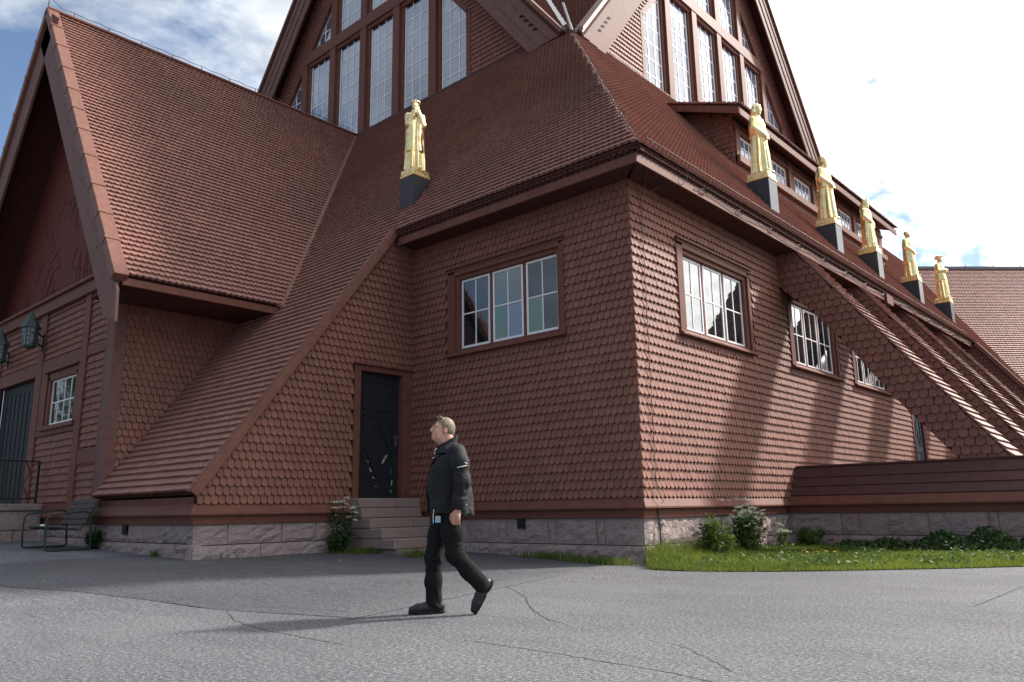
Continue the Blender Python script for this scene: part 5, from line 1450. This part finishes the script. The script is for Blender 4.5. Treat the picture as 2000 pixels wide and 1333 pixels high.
# ------------------------------------------------------------------ gilded statues
def statue(idx, loc, fdir, ped, label, kind):
    (px0, px1, py0, py1, pz0, pz1) = ped
    st = thing('statue', label, 'statue', (loc[0], loc[1], pz1), 'gilded statues on the roof edge')
    mb = MB(); mb.box(px0, px1, py0, py1, pz0, pz1); obj('pedestal', mb, 'pedestal_sheet', st, bevel=0.01)
    g = 0.035
    mb = MB(); mb.box(px0-g*.3, px1+g*.3, py0-g*.3, py1+g*.3, pz1+0.002, pz1+0.07); mb.box(px0+.005, px1-.005, py0+.005, py1-.005, pz1+0.07, pz1+0.20)
    obj('base', mb, 'gold', st, bevel=0.012)
    Hh = loc[2]
    sc = (Hh-pz1-0.2)/1.80
    s = SDF((-0.42, -0.42, -0.01), (0.48, 0.42, 1.92), 0.017)
    X, Y, Z = s.all()
    r0 = np.random.default_rng(100+idx)
    lean = kind.get('lean', 0.0)
    zz = [0.0, 0.25, 0.7, 1.0, 1.2, 1.38, 1.46, 1.52]
    rx = np.interp(Z, zz, kind.get('rx', [0.25, 0.235, 0.20, 0.185, 0.18, 0.15, 0.09, 0.05])); ry = np.interp(Z, zz, kind.get('ry', [0.26, 0.25, 0.225, 0.215, 0.235, 0.225, 0.13, 0.06]))
    cx = np.interp(Z, zz, [0, 0, 0.0, 0.0, -0.01, -0.02, -0.02, -0.01])+lean*Z
    th = np.arctan2(Y, X-cx)
    wv = wav(40+idx, 8, 3, 9)
    fold = np.interp(Z, [0, 0.5, 1.1, 1.4], kind.get('fold', [0.030, 0.022, 0.008, 0.0]))
    e = np.sqrt(((X-cx)/rx)**2+(Y/ry)**2)
    k = kind.get('nf', 9)
    d = (e-1)*np.minimum(rx, ry)*0.85+fold*(np.cos(k*th+1.5*wv(X, Y, Z)+idx)*0.7+np.cos((2*k-3)*th+idx*2+2*wv(X, Y, Z))*0.4)
    s.a = np.minimum(s.a, np.maximum(d, np.maximum(-Z, Z-1.52))).astype(np.float32)
    if kind.get('hem'):      # cloak ending above the skirt
        hz_ = kind['hem']; gcl = np.maximum((e-1.10)*np.minimum(rx, ry)+0.010*np.cos(5*th+idx+2*wv(X, Y, Z)), np.maximum(hz_-Z+0.10*X, Z-1.50)); gcl = np.maximum(gcl, -(np.maximum(0.02-X, np.abs(Y)-kind.get('gap', 0.10))))
        s.a = np.minimum(s.a, gcl).astype(np.float32)
    hc = (kind.get('hx', 0.03)+lean*1.6, 0.0, 1.655); hr = rotm(rad(kind.get('nod', -6)), rad(kind.get('turn', 0)))
    s.cone((hc[0]-0.04, 0, 1.42), (hc[0]-0.01, 0, 1.60), 0.075, 0.06, 0.04)
    P = head(s, hc, hr, 1.12, kind.get('beard', False))
    hairk = kind.get('hair', 'short')
    if hairk == 'short': s.ell(P(-0.03, 0, 0.04), (0.112, 0.092, 0.10), 0.01, hr)
    if hairk == 'long':
        s.ell(P(-0.03, 0, 0.045), (0.122, 0.108, 0.108), 0.01, hr)
        for y in (1, -1): s.chain([P(-0.02, 0.085*y, 0.02), P(-0.03, 0.10*y, -0.07), P(-0.05, 0.09*y, -0.15)], [0.045, 0.05, 0.035], 0.03)
        s.cone(P(-0.08, 0, 0.0), P(-0.09, 0, -0.15), 0.08, 0.08, 0.03)
    if hairk == 'hood':
        s.ell(P(-0.04, 0, 0.03), (0.135, 0.120, 0.135), 0.02, hr); s.cone(P(-0.07, 0, -0.02), P(-0.08, 0, -0.22), 0.11, 0.13, 0.04)
        s.cone(P(0.05, -0.05, 0.115), P(0.05, 0.05, 0.115), 0.03, 0.03, 0.02); s.cone(P(0.10, 0, 0.085), P(0.13, 0, 0.09), 0.02, 0.012, 0.02)
        s.ell(P(0.085, 0, -0.01), (0.05, 0.062, 0.085), 0.01, hr, 'cut'); s.ell(P(0.04, 0, -0.02), (0.07, 0.062, 0.09), 0.01, hr)
    if hairk == 'hat':
        s.ell(P(-0.025, 0, 0.085), (0.115, 0.10, 0.065), 0.01, hr); s.ell(P(0.05, 0, 0.075), (0.12, 0.11, 0.018), 0.01, hr)
        s.cone(P(-0.10, 0, 0.10), P(-0.15, 0, 0.03), 0.05, 0.03, 0.02); s.cone(P(0.12, 0, 0.085), P(0.165, 0, 0.10), 0.018, 0.012, 0.01)
    if hairk == 'wreath':
        s.ell(P(-0.03, 0, 0.035), (0.118, 0.098, 0.10), 0.01, hr)
        for a_ in np.linspace(0, 2*math.pi, 15)[:-1]: s.ell(P(-0.02+0.115*math.cos(a_), 0.10*math.sin(a_), 0.055), (0.025, 0.025, 0.02), 0.008, hr)
        s.chain([P(-0.08, 0, 0), P(-0.12, 0, -0.15), P(-0.14, 0, -0.35)], [0.09, 0.12, 0.10], 0.05)
    for y in (1, -1):
        el, ha = kind['arms'][0 if y > 0 else 1]
        el, ha = A(el[0], el[1]*y, el[2]), A(ha[0], ha[1]*y, ha[2])
        s.chain([(-0.02+lean*1.4, 0.18*y, 1.38), el, ha], [0.085, 0.078, 0.062], 0.03)
        dv = (ha-el)/np.linalg.norm(ha-el); s.cone(ha, ha+dv*0.07, 0.034, 0.038, 0.01)
        for c in (-0.024, -0.008, 0.008, 0.024): s.cone(ha+dv*0.09+A(0, 0, c), ha+dv*0.155+A(0, -0.03*y, c*1.1-0.02), 0.013, 0.011, 0.004)
        s.cone(ha+dv*0.05+A(0, 0, 0.03), ha+dv*0.10+A(0.02, -0.01*y, 0.055), 0.014, 0.011, 0.006)
        # sleeve drape
        s.cone(el*0.35+ha*0.65, el*0.4+ha*0.6-A(0.01, 0, kind.get('drape', 0.10)), 0.06, 0.035, 0.04)
    for c, r, kk in kind.get('extra', []): s.ell(c, r, kk)
    if kind.get('feet', True):
        for y in (1, -1): s.cone((0.14, 0.09*y, 0.03), (0.27, 0.10*y, 0.03), 0.045, 0.035, 0.02)
    wv3 = wav(70+idx, 10, 18, 40); s.a += 0.004*wv3(X, Y, Z)
    lf = local_frame((loc[0], loc[1], pz1+0.2), fdir)
    obj('figure', s.mesh('figure', lambda v: lf(v*sc*A(0.90, 0.90, 1.0))), 'gold', st)
DN = [((0.02, 0.26, 1.12), (0.19, 0.07, 0.92)), ((0.02, 0.26, 1.12), (0.19, 0.07, 0.95))]
UP = [((0.10, 0.19, 1.12), (0.19, 0.05, 1.38)), ((0.10, 0.19, 1.12), (0.19, 0.05, 1.40))]
MID = [((0.02, 0.27, 1.13), (0.20, 0.05, 1.10)), ((0.02, 0.27, 1.13), (0.20, 0.05, 1.16))]
SIDE = [((0.0, 0.27, 1.12), (0.14, 0.20, 0.88)), ((0.02, 0.27, 1.12), (0.17, 0.12, 0.95))]
ped1 = (-13.77, -13.30, 11.46, 11.98, 7.6, 8.72)
statue(1, (-13.56, 11.72, 10.84), (0.86, -0.5), ped1, 'gilded statue with hands raised to its face, alone on the shaded roof', dict(arms=UP, hair='wreath', hem=0.42, gap=0.06, nod=-4, turn=-18, nf=8))
PY = [18.14, 22.62, 26.25, 30.8, 35.2]
TOPZ = [11.03, 11.12, 10.80, 10.90, 10.95]
LB = ['gilded statue of a long-haired woman with bowed head, nearest on the sunlit roof', 'gilded statue of a bearded man, second from the nearest along the sunlit roof', 'gilded hooded statue in a long cloak in front of the dormer end', 'gilded bald-headed statue against the white sky', 'gilded statue in a brimmed hat, farthest along the sunlit roof']
KD = [dict(arms=DN, hair='long', nod=-16, hem=0.95, gap=0.02, nf=10), dict(arms=DN, hair='short', beard=True, nod=-4, nf=7, hem=0.85, gap=0.05), dict(arms=SIDE, hair='hood', beard=True, nod=-10, nf=11, hem=0.12, gap=0.07, fold=[0.034, 0.028, 0.014, 0.004]),
      dict(arms=DN, hair='none', nod=0, nf=6, hem=0.55, gap=0.12), dict(arms=MID, hair='hat', nod=2, nf=8, hem=0.75, gap=0.04, rx=[0.22, 0.23, 0.22, 0.17, 0.18, 0.15, 0.09, 0.05])]
for i in range(5):
    y = PY[i]
    statue(2+i, (-7.67, y, TOPZ[i]), (1, -0.12), (-7.96, -7.40, y-0.25, y+0.25, 7.6, 8.88), LB[i], KD[i])

# ------------------------------------------------------------------ porch landing, railing, lanterns, bench
zl = 1.23
land = obj('stone_landing', MB().box(-27.0, -21.05, 3.2, YP-0.02, zl-0.16, zl), 'granite', bevel=0.02)
tag(land, 'stone landing with rough blocks before the porch door, at the left edge', 'landing')
for (y0, y1, z0, z1) in ((3.2, 4.4, .62, 1.06), (4.4, 5.7, .62, 1.06), (5.7, 6.76, .62, 1.06), (3.2, 3.9, .1, .61), (3.9, 5.2, .1, .61), (5.2, 6.2, .1, .61), (6.2, 6.76, .1, .61)):
    obj('stone', MB().box(-26.9, -21.08-0.02*random.random(), y0+.005, y1-.005, z0, z1), 'granite', land, bevel=0.025)
rail = thing('iron_railing', 'black iron railing with twisted bars on the stone landing', 'railing', (-21.15, 5.0, zl))
obj('top_rail', MB().box(-21.18, -21.12, 3.25, 6.62, 2.20, 2.235), 'iron', rail)
obj('bottom_rail', MB().box(-21.17, -21.13, 3.25, 6.62, 1.33, 1.36), 'iron', rail)
for k, y in enumerate(np.arange(3.3, 6.7, 0.236)):
    mb = MB()
    if k % 3 == 1:
        mb.tube([(-21.15+0.05*math.sin(t*9), y+0.05*math.cos(t*9), 1.36+t*.84) for t in np.linspace(0, 1, 16)], 0.012, 5)
    else: mb.box(-21.165, -21.135, y-.015, y+.015, zl if k % 3 == 0 else 1.36, 2.20)
    obj('baluster', mb, 'iron', rail)
mb = MB(); mb.box(-21.175, -21.125, 6.58, 6.63, zl, 2.24); obj('post', mb, 'iron', rail)

def lantern(c, wall, label, sc=1.0):
    c = A(*c); th_ = thing('lantern', label, 'lantern', tuple(c))
    def hexr(r, z): return [c+A(r*math.cos(a), r*math.sin(a), z)*sc for a in np.linspace(0, 2*math.pi, 7)[:-1]+0.26]
    def loft(mb, rings):
        vs = [p for r in rings for p in r]; fs = []
        for i in range(len(rings)-1):
            for k in range(6): fs.append((i*6+k, i*6+(k+1) % 6, (i+1)*6+(k+1) % 6, (i+1)*6+k))
        fs += [(5, 4, 3, 2, 1, 0), tuple(len(vs)-6+k for k in range(6))]; mb.add(vs, fs); return mb
    obj('cap', loft(MB(), [hexr(0.25, 0.20), hexr(0.24, 0.225), hexr(0.13, 0.40), hexr(0.045, 0.56), hexr(0.012, 0.68)]), 'verdigris', th_)
    obj('glass_body', loft(MB(), [hexr(0.145, -0.24), hexr(0.185, 0.20)]), 'lantern_glass', th_)
    mb = MB(); a, b_ = hexr(0.15, -0.24), hexr(0.19, 0.20)
    for p, q in zip(a, b_): mb.tube([p, q], 0.014*sc, 5)
    for f in (0.25, 0.5, 0.75):
        for k in range(6): mb.tube([a[k]*(1-f)+b_[k]*f, a[(k+1) % 6]*(1-f)+b_[(k+1) % 6]*f], 0.007*sc, 4)
    for k in range(6): mb.tube([(a[k]+a[(k+1) % 6])/2, (b_[k]+b_[(k+1) % 6])/2], 0.007*sc, 4)
    obj('frame', mb, 'verdigris', th_)
    obj('bottom', loft(MB(), [hexr(0.03, -0.34), hexr(0.16, -0.27), hexr(0.165, -0.24)]), 'verdigris', th_)
    if wall is not None:
        w = A(*wall); mb = MB()
        for dz in (0.05, -0.20):
            mb.tube([c+A(0.17, 0, dz), (c*0.5+w*0.5)+A(0.05, 0, dz+0.06), w+A(0, 0, dz+0.02)], 0.02, 6)
        mb.tube([c+A(0.2, .05, -0.2)+(w-c)*.3, c+A(.1, 0, -.05)+(w-c)*.5, c+A(0.1, .0, .02)+(w-c)*.35], 0.012, 5)
        mb.box(w[0]-.04, w[0]+.04, w[1]-.03, w[1], w[2]-.3, w[2]+.15)
        obj('bracket', mb, 'iron', th_)
p = on_y(58, 657, 6.30); w_ = on_y(88, 640, YP-.09); lantern(p, (w_[0], YP-0.09, p[2]), 'green copper wall lantern on the porch front, the one nearer the window')
p = on_y(-2, 689, 6.30); w_ = on_y(20, 680, YP-.09); lantern(p, (w_[0], YP-0.09, p[2]), 'green copper wall lantern cut by the left picture edge')
ln = thing('hanging_lantern', 'pale hanging lantern under the eave beyond the buttresses', 'lantern', (-7.05, 29.7, 6.45))
mb = MB(); mb.tube([(-7.05, 29.7, 6.25), (-7.05, 29.7, 6.55), (-7.05, 29.7, 6.62), (-7.05, 29.7, 6.68)], [0.16, 0.17, 0.12, 0.04], 10); obj('shade', mb, 'lantern_glass', ln)
mb = MB(); mb.tube([(-7.05, 29.7, 6.68), (-7.05, 29.7, 6.95)], 0.015, 5); obj('chain', mb, 'iron', ln)

bench = thing('bench', 'green tubular garden bench with dark slats by the porch wall', 'bench', (-17.6, 6.0, 0.28))
bx0, bx1 = -18.35, -17.05
def gz(x): return float(ground_z(x))
for x in (bx0, bx1):
    g0 = gz(x)+0.02
    pts = [(x, 6.38, g0), (x, 5.62, g0), (x, 5.58, g0+0.03), (x, 5.57, g0+0.10), (x, 5.56, g0+0.40), (x, 5.57, g0+0.60), (x, 5.62, g0+0.66), (x, 5.75, g0+0.68), (x, 6.22, g0+0.74), (x, 6.32, g0+0.71), (x, 6.36, g0+0.62), (x, 6.40, g0+0.05), (x, 6.38, g0)]
    obj('side_frame', MB().tube(pts, 0.021, 7), 'bench_green', bench)
g0 = gz(-17.6)
for k in range(6):
    y = 5.66+0.095*k; z = g0+0.44-0.012*k
    obj('seat_slat', MB().box(bx0, bx1, y, y+0.075, z, z+0.026), 'bench_wood', bench, bevel=0.005)
for k in range(5):
    z = g0+0.50+0.10*k; y = 6.24+0.045*k
    mb = MB(); mb.hexa([(bx0, y, z), (bx1, y, z), (bx1, y+.026, z), (bx0, y+.026, z), (bx0, y+.035, z+.08), (bx1, y+.035, z+.08), (bx1, y+.061, z+.08), (bx0, y+.061, z+.08)]); obj('back_slat', mb, 'bench_wood', bench, bevel=0.005)
for x in (bx0+.12, bx1-.12):
    mb = MB(); mb.tube([(x, 5.64, g0+.425), (x, 6.2, g0+.38), (x, 6.28, g0+.48), (x, 6.50, g0+.98)], 0.016, 6); obj('support', mb, 'bench_green', bench)

# ------------------------------------------------------------------ vegetation
def leaf_mesh(name, P, size, tone, updir=0.3, aspect=0.5, rng=RNG):
    n = len(P)
    d = rng.normal(size=(n, 3)); d[:, 2] = d[:, 2]*0.6+updir; d /= np.linalg.norm(d, axis=1)[:, None]
    r = rng.normal(size=(n, 3)); s = np.cross(d, r); s /= np.linalg.norm(s, axis=1)[:, None]+1e-9
    L = (size*(0.6+0.8*rng.random(n)))[:, None] if np.ndim(size) else size*(0.6+0.8*rng.random(n))[:, None]
    v = np.stack([P, P+d*L*0.5+s*L*aspect*0.5, P+d*L, P+d*L*0.5-s*L*aspect*0.5], 1).reshape(-1, 3)
    return quads_mesh(name, v, np.arange(4*n).reshape(-1, 4), np.repeat(tone, 4))
def blades(name, P, h, w, tone, lean=0.35, rng=RNG):
    n = len(P); a = rng.random(n)*2*math.pi; b_ = rng.random(n)*2*math.pi
    side = np.c_[np.cos(a), np.sin(a), np.zeros(n)]*(w/2)[:, None]
    off = np.c_[np.cos(b_), np.sin(b_), np.zeros(n)]*(h*lean*rng.random(n))[:, None]
    mid = P+off*0.35+np.c_[np.zeros((n, 2)), h*0.6]; tip = P+off+np.c_[np.zeros((n, 2)), h]
    v = np.stack([P-side, P+side, mid+side*0.7, mid-side*0.7, tip], 1).reshape(-1, 3)
    i = np.arange(n)[:, None]*5
    loops = np.c_[i+0, i+1, i+2, i+3, i+3, i+2, i+4].ravel(); st = np.c_[np.arange(n)*7, np.arange(n)*7+4].ravel()
    return fast_mesh(name, v, loops, st, np.tile([4, 3], n), np.repeat(tone, 5))
fe = np.array([on_z(x, y, 0)[:2] for x, y in ((1258, 1112), (1275, 1115), (1330, 1117), (1400, 1118), (1500, 1118), (1600, 1117), (1700, 1115), (1800, 1113), (1900, 1111), (2000, 1108), (2200, 1103), (2600, 1095))])
fe = fe[np.argsort(fe[:, 0])]
def yfront(x): return np.interp(x, fe[:, 0], fe[:, 1])
mb = MB()
xs = np.r_[-7.40, np.linspace(-6.80, -0.6, 30)]
for a, b_ in zip(xs[:-1], xs[1:]): mb.add([(a, max(yfront(a)+.08, 11.6-(a+7.42)*1.6), .012), (b_, max(yfront(b_)+.08, 11.6-(b_+7.42)*1.6), .012), (b_, 17.42, .05), (a, 17.42, .05)], [(0, 1, 2, 3)])
obj('grass_verge', mb, 'soil', kind='structure')
N = 120000
gxp = RNG.uniform(-7.42, -0.8, N); gyp = RNG.uniform(10.5, 17.40, N)
m = gyp > yfront(gxp)+np.abs(RNG.normal(0, 0.07, N))+0.10*wav(9, 12, 3, 26)(gxp, gyp, 0*gxp)-0.05
m &= gxp > -7.42+(11.6-gyp)*0.62
gxp, gyp = gxp[m], gyp[m]
wv = wav(5, 8, 0.8, 3.5); cl_ = wv(gxp, gyp, 0*gxp)
near = np.clip(1-(gyp-yfront(gxp))/0.9, 0, 1); wall_ = np.exp(-((gxp+7.42)/0.55)**2)*np.clip((15.2-gyp)/2, 0, 1)
hgt = (0.055+0.045*RNG.random(len(gxp))+0.05*np.clip(cl_, 0, 1))*(1-0.45*near)+wall_*0.36*RNG.random(len(gxp))**0.6
tone = np.clip(0.36+1.0*cl_+RNG.normal(0, 0.2, len(gxp))+0.15*near, 0, 1)
P = np.c_[gxp, gyp, np.full(len(gxp), 0.01)]
grass = obj('grass', blades('grass', P, hgt, 0.006+0.005*RNG.random(len(P)), tone, 0.6), 'grass', kind='stuff')
grass['label'] = 'bright green grass strip along the sunlit wall'; grass['category'] = 'grass'
r = np.random.default_rng(31); nc = 260
cx_ = r.uniform(-7.3, -1.2, nc); cy_ = r.uniform(11.0, 17.2, nc); ok_ = cy_ > yfront(cx_)+0.35; cx_, cy_ = cx_[ok_], cy_[ok_]
cp_ = np.repeat(np.c_[cx_, cy_], 22, 0)+r.normal(size=(len(cx_)*22, 2))*0.10
P_ = np.c_[cp_, 0.03+0.10*r.random(len(cp_))]; P_[:, 0] = np.maximum(P_[:, 0], -7.40); P_[:, 1] = np.minimum(P_[:, 1], 17.38)
gc = obj('ground_cover', leaf_mesh('ground_cover', P_, 0.06, np.clip(r.normal(.5, .3, len(P_)), 0, 1), 0.5, 0.6, r), 'leaf', kind='stuff')
gc['label'] = 'low leafy ground cover scattered through the verge grass'; gc['category'] = 'weeds'
def tuft(px, py, z, n, rad_, h, label, elong=1.0, dirv=(1, 0)):
    c = on_z(px, py, z); r = np.random.default_rng(int(px))
    q = r.normal(size=(n, 2))*rad_; q[:, 0] *= elong; dv = A(*dirv); dv = dv/np.linalg.norm(dv)
    P = np.c_[c[0]+q[:, 0]*dv[0]-q[:, 1]*dv[1], c[1]+q[:, 0]*dv[1]+q[:, 1]*dv[0], np.zeros(n)]
    P[:, 2] = ground_z(P[:, 0])
    o = obj('grass_tuft', blades('grass_tuft', P, h*(0.5+r.random(n)), 0.007+0.004*r.random(n), np.clip(r.normal(.4, .25, n), 0, 1), 0.7, r), 'grass')
    tag(o, label, 'grass', 'grass tufts in the asphalt joint'); o['kind'] = 'stuff'
tuft(308, 1086, .2, 220, .07, .11, 'small grass tuft at the foot of the strip plinth, leftmost')
tuft(440, 1090, .16, 380, .07, .09, 'low grass tuft just right of the plinth corner', 2.6, (0, 1))
tuft(515, 1084, .16, 240, .07, .11, 'grass tuft below the middle of the inner plinth', 1.6, (0, 1))
tuft(603, 1078, .16, 360, .08, .13, 'grass tuft left of the white-flowered weed by the steps', 1.6, (0, 1))
tuft(735, 1080, .14, 700, .10, .12, 'grass strip at the foot of the granite steps', 4.0, (0.3, 1))
tuft(815, 1088, .10, 300, .07, .14, 'grass tuft beside the lowest granite step behind the man', 2.0, (1, 0.2))
tuft(1085, 1088, .08, 900, .09, .12, 'grass strip under the shaded wall, its left part', 5.0, (1, 0))
tuft(1175, 1097, .05, 900, .08, .11, 'grass strip under the shaded wall, its right part', 4.5, (1, 0))

def weed(name, label, c, h, spread, nst, umbel, leafy, mat='leaf', seed=1, group=None, leafs=0.07):
    r = np.random.default_rng(seed); c = A(*c)
    t_ = thing(name, label, 'plant', tuple(c), group)
    st = MB(); LP, UM = [], []
    for k in range(nst):
        a = r.uniform(0, 6.28); q = spread*r.random()**0.6; hh = h*r.uniform(0.6, 1.0)
        b0 = c+A(math.cos(a)*q*0.4, math.sin(a)*q*0.4, 0); tp = c+A(math.cos(a)*q, math.sin(a)*q, hh); md = (b0+tp)/2+A(r.normal()*.03, r.normal()*.03, 0.03)
        st.tube([b0, md, tp], [0.007, 0.006, 0.004], 5)
        for j in range(leafy):
            f = r.random()**0.9*0.85; pb = b0*(1-f)+tp*f; out = r.normal(size=3)*A(1, 1, .35); out /= np.linalg.norm(out)
            L = 0.26*h*(1.1-f)
            for m_ in range(11): LP.append(pb+out*L*(m_+1)/11+r.normal(size=3)*0.025+A(0, 0, .05*math.sin(m_/3.4)))
        if umbel:
            for j in range(2):
                f = 1.0-0.16*j; ub = b0*(1-f)+tp*f+A(r.normal()*.10, r.normal()*.10, 0.04)*(1 if j else 0)
                st.tube([md*(1-f)+tp*f, ub], 0.0035, 4)
                for m_ in range(6):
                    u_ = ub+A(r.normal()*.030, r.normal()*.030, r.normal()*.008+.012); UM.append(u_)
    obj('stems', st, mat, t_, kind='stuff')
    LP = np.array(LP); obj('leaves', leaf_mesh('leaves', LP, leafs, np.clip(r.normal(.5, .25, len(LP)), 0, 1), 0.25, 0.42, r), mat, t_)
    if umbel:
        um = np.array(UM); pts = np.repeat(um, 9, 0)+r.normal(size=(len(um)*9, 3))*A(.012, .012, .006)
        obj('flowers', leaf_mesh('flowers', pts, 0.017, np.full(len(pts), .5), 1.2, 0.9, r), 'petal_white', t_)
    return t_
weed('cow_parsley', 'tall bushy white-flowered weed against the sunlit stone plinth', (-6.98, 14.45, 0.03), 0.90, 0.34, 34, True, 7, seed=3, group='white-flowered weeds')
weed('cow_parsley', 'thin white-flowered weed beside the granite steps', (-13.12, 9.62, 0.14), 1.05, 0.26, 9, True, 6, 'leaf_dark', seed=4, group='white-flowered weeds')
weed('cow_parsley', 'small pale flower sprig right of the tall white weed', (-7.05, 16.1, 0.03), 0.52, 0.14, 5, True, 4, seed=8, group='white-flowered weeds')
weed('leafy_weed', 'feathery green weed left of the tall white-flowered one', (-6.95, 13.15, 0.03), 0.80, 0.30, 16, False, 10, seed=5)
weed('leafy_weed', 'short feathery weed in the shaded corner by the plank base', (-6.75, 16.75, 0.03), 0.46, 0.34, 14, False, 8, seed=6)
weed('leafy_weed', 'small dark weed beside the steps under the door', (-13.05, 9.45, 0.14), 0.34, 0.24, 12, False, 8, 'leaf_dark', seed=7)
weed('leafy_weed', 'dark weed under the bench by the wall', (-17.3, 6.52, 0.27), 0.36, 0.20, 10, False, 7, 'leaf_dark', seed=9)
def shrub(label, x0, x1, y0, y1, hf, n, seed):
    r = np.random.default_rng(seed); x = r.uniform(x0, x1, n); y = y0+(y1-y0)*r.random(n)**0.8
    top = hf(x)*(0.75+0.25*np.sin(7*x+3*y))*np.clip((y-y0)/(0.45*(y1-y0))+0.25, 0.2, 1); z = 0.02+top*r.random(n)**0.45
    t_ = thing('shrub', label, 'shrub', ((x0+x1)/2, (y0+y1)/2, 0.02), 'low dark shrubs by the plank base')
    obj('foliage', leaf_mesh('foliage', np.c_[x, y, z], 0.075, np.clip(r.normal(.45, .28, n), 0, 1), 0.35, 0.6, r), 'leaf_dark', t_)
    mb = MB()
    for k in range(14):
        a, b_ = r.uniform(x0, x1), r.uniform(y0, y1); mb.tube([(a, b_, 0), (a+r.normal()*.05, b_+r.normal()*.05, 0.22)], 0.008, 5)
    obj('stems', mb, 'bark', t_, kind='stuff')
shrub('low dark shrub along the shaded plinth, its flatter left part', -6.1, -4.3, 16.35, 17.35, lambda x: 0.15+0.10*(x+6.1)/1.8, 2600, 21)
shrub('mounded dark shrub at the right picture edge', -4.5, -1.9, 15.9, 17.35, lambda x: 0.26+0.18*np.exp(-((x+3.7)/0.7)**2), 5200, 22)
for k, (px, py) in enumerate(((1341, 1064), (1364, 1070), (1568, 1077), (1576, 1080), (1596, 1079), (1612, 1078), (1630, 1079))):
    c = on_z(px, py, 0.16 if k < 2 else 0.10); t_ = thing('dandelion', 'yellow dandelion beside the feathery weed at the plinth' if k < 2 else 'yellow dandelion in the row before the plank base corner', 'flower', (c[0], c[1], 0.01), 'yellow dandelions in the verge')
    obj('stem', MB().tube([(c[0], c[1], 0.0), tuple(c)], 0.004, 5), 'leaf', t_)
    mb = MB(); mb.tube([tuple(c), tuple(c+A(0, 0, .012)), tuple(c+A(0, 0, .02))], [0.012, 0.030, 0.018], 9); obj('flower_head', mb, 'petal_yellow', t_)
# pale gravel bits lying on the asphalt by the plinth
r = np.random.default_rng(77); V, Q_ = [], []
PT = [on_z(a, b_, 0.05) for a, b_ in zip(np.r_[r.uniform(40, 680, 60), r.uniform(1100, 1330, 50)], np.r_[r.uniform(1085, 1108, 60), r.uniform(1108, 1126, 50)])]
mb = MB()
for p in PT:
    s_z = 0.006+0.010*r.random(); z = gz(p[0])+0.006
    mb.add([(p[0]-s_z, p[1]-s_z, z), (p[0]+s_z, p[1]-s_z*.8, z), (p[0]+s_z*.9, p[1]+s_z, z), (p[0]-s_z, p[1]+s_z, z), (p[0], p[1], z+s_z)], [(0, 1, 4), (1, 2, 4), (2, 3, 4), (3, 0, 4)])
obj('gravel', mb, 'granite', kind='stuff')
# spruces across the yard, outside the frame: they show in the porch window
def spruce(x, y, h, seed, label):
    r = np.random.default_rng(seed); t_ = thing('spruce_tree', label, 'tree', (x, y, 0), 'spruces across the yard')
    obj('trunk', MB().tube([(x, y, 0), (x, y, h*.6), (x, y, h*.98)], [0.22, 0.12, 0.02], 8), 'bark', t_)
    P = []
    for k in range(42):
        f = k/41; z = h*(0.06+0.93*f); R_ = 0.24*h*(1-f)**0.85+0.08
        for b_ in range(9):
            a = r.uniform(0, 6.28); L = R_*r.uniform(.7, 1.05); m_ = int(6+L*7)
            t = r.random(m_); P.append(np.c_[x+np.cos(a)*t*L, y+np.sin(a)*t*L, z-0.35*t*L+0.05*r.normal(size=m_)]+r.normal(size=(m_, 3))*0.06)
    P = np.concatenate(P); obj('crown', leaf_mesh('crown', P, 0.34, np.clip(r.normal(.4, .3, len(P)), 0, 1), -0.25, 0.45, r), 'needle', t_)
for k, (x, y, h) in enumerate(((-44, -6, 12), (-49, -3.5, 14), (-40, -9.5, 10))):
    spruce(x, y, h, 50+k, ['dark spruce across the yard, middle of three seen in the porch window', 'tallest dark spruce across the yard seen in the porch window', 'shortest dark spruce across the yard seen in the porch window'][k])
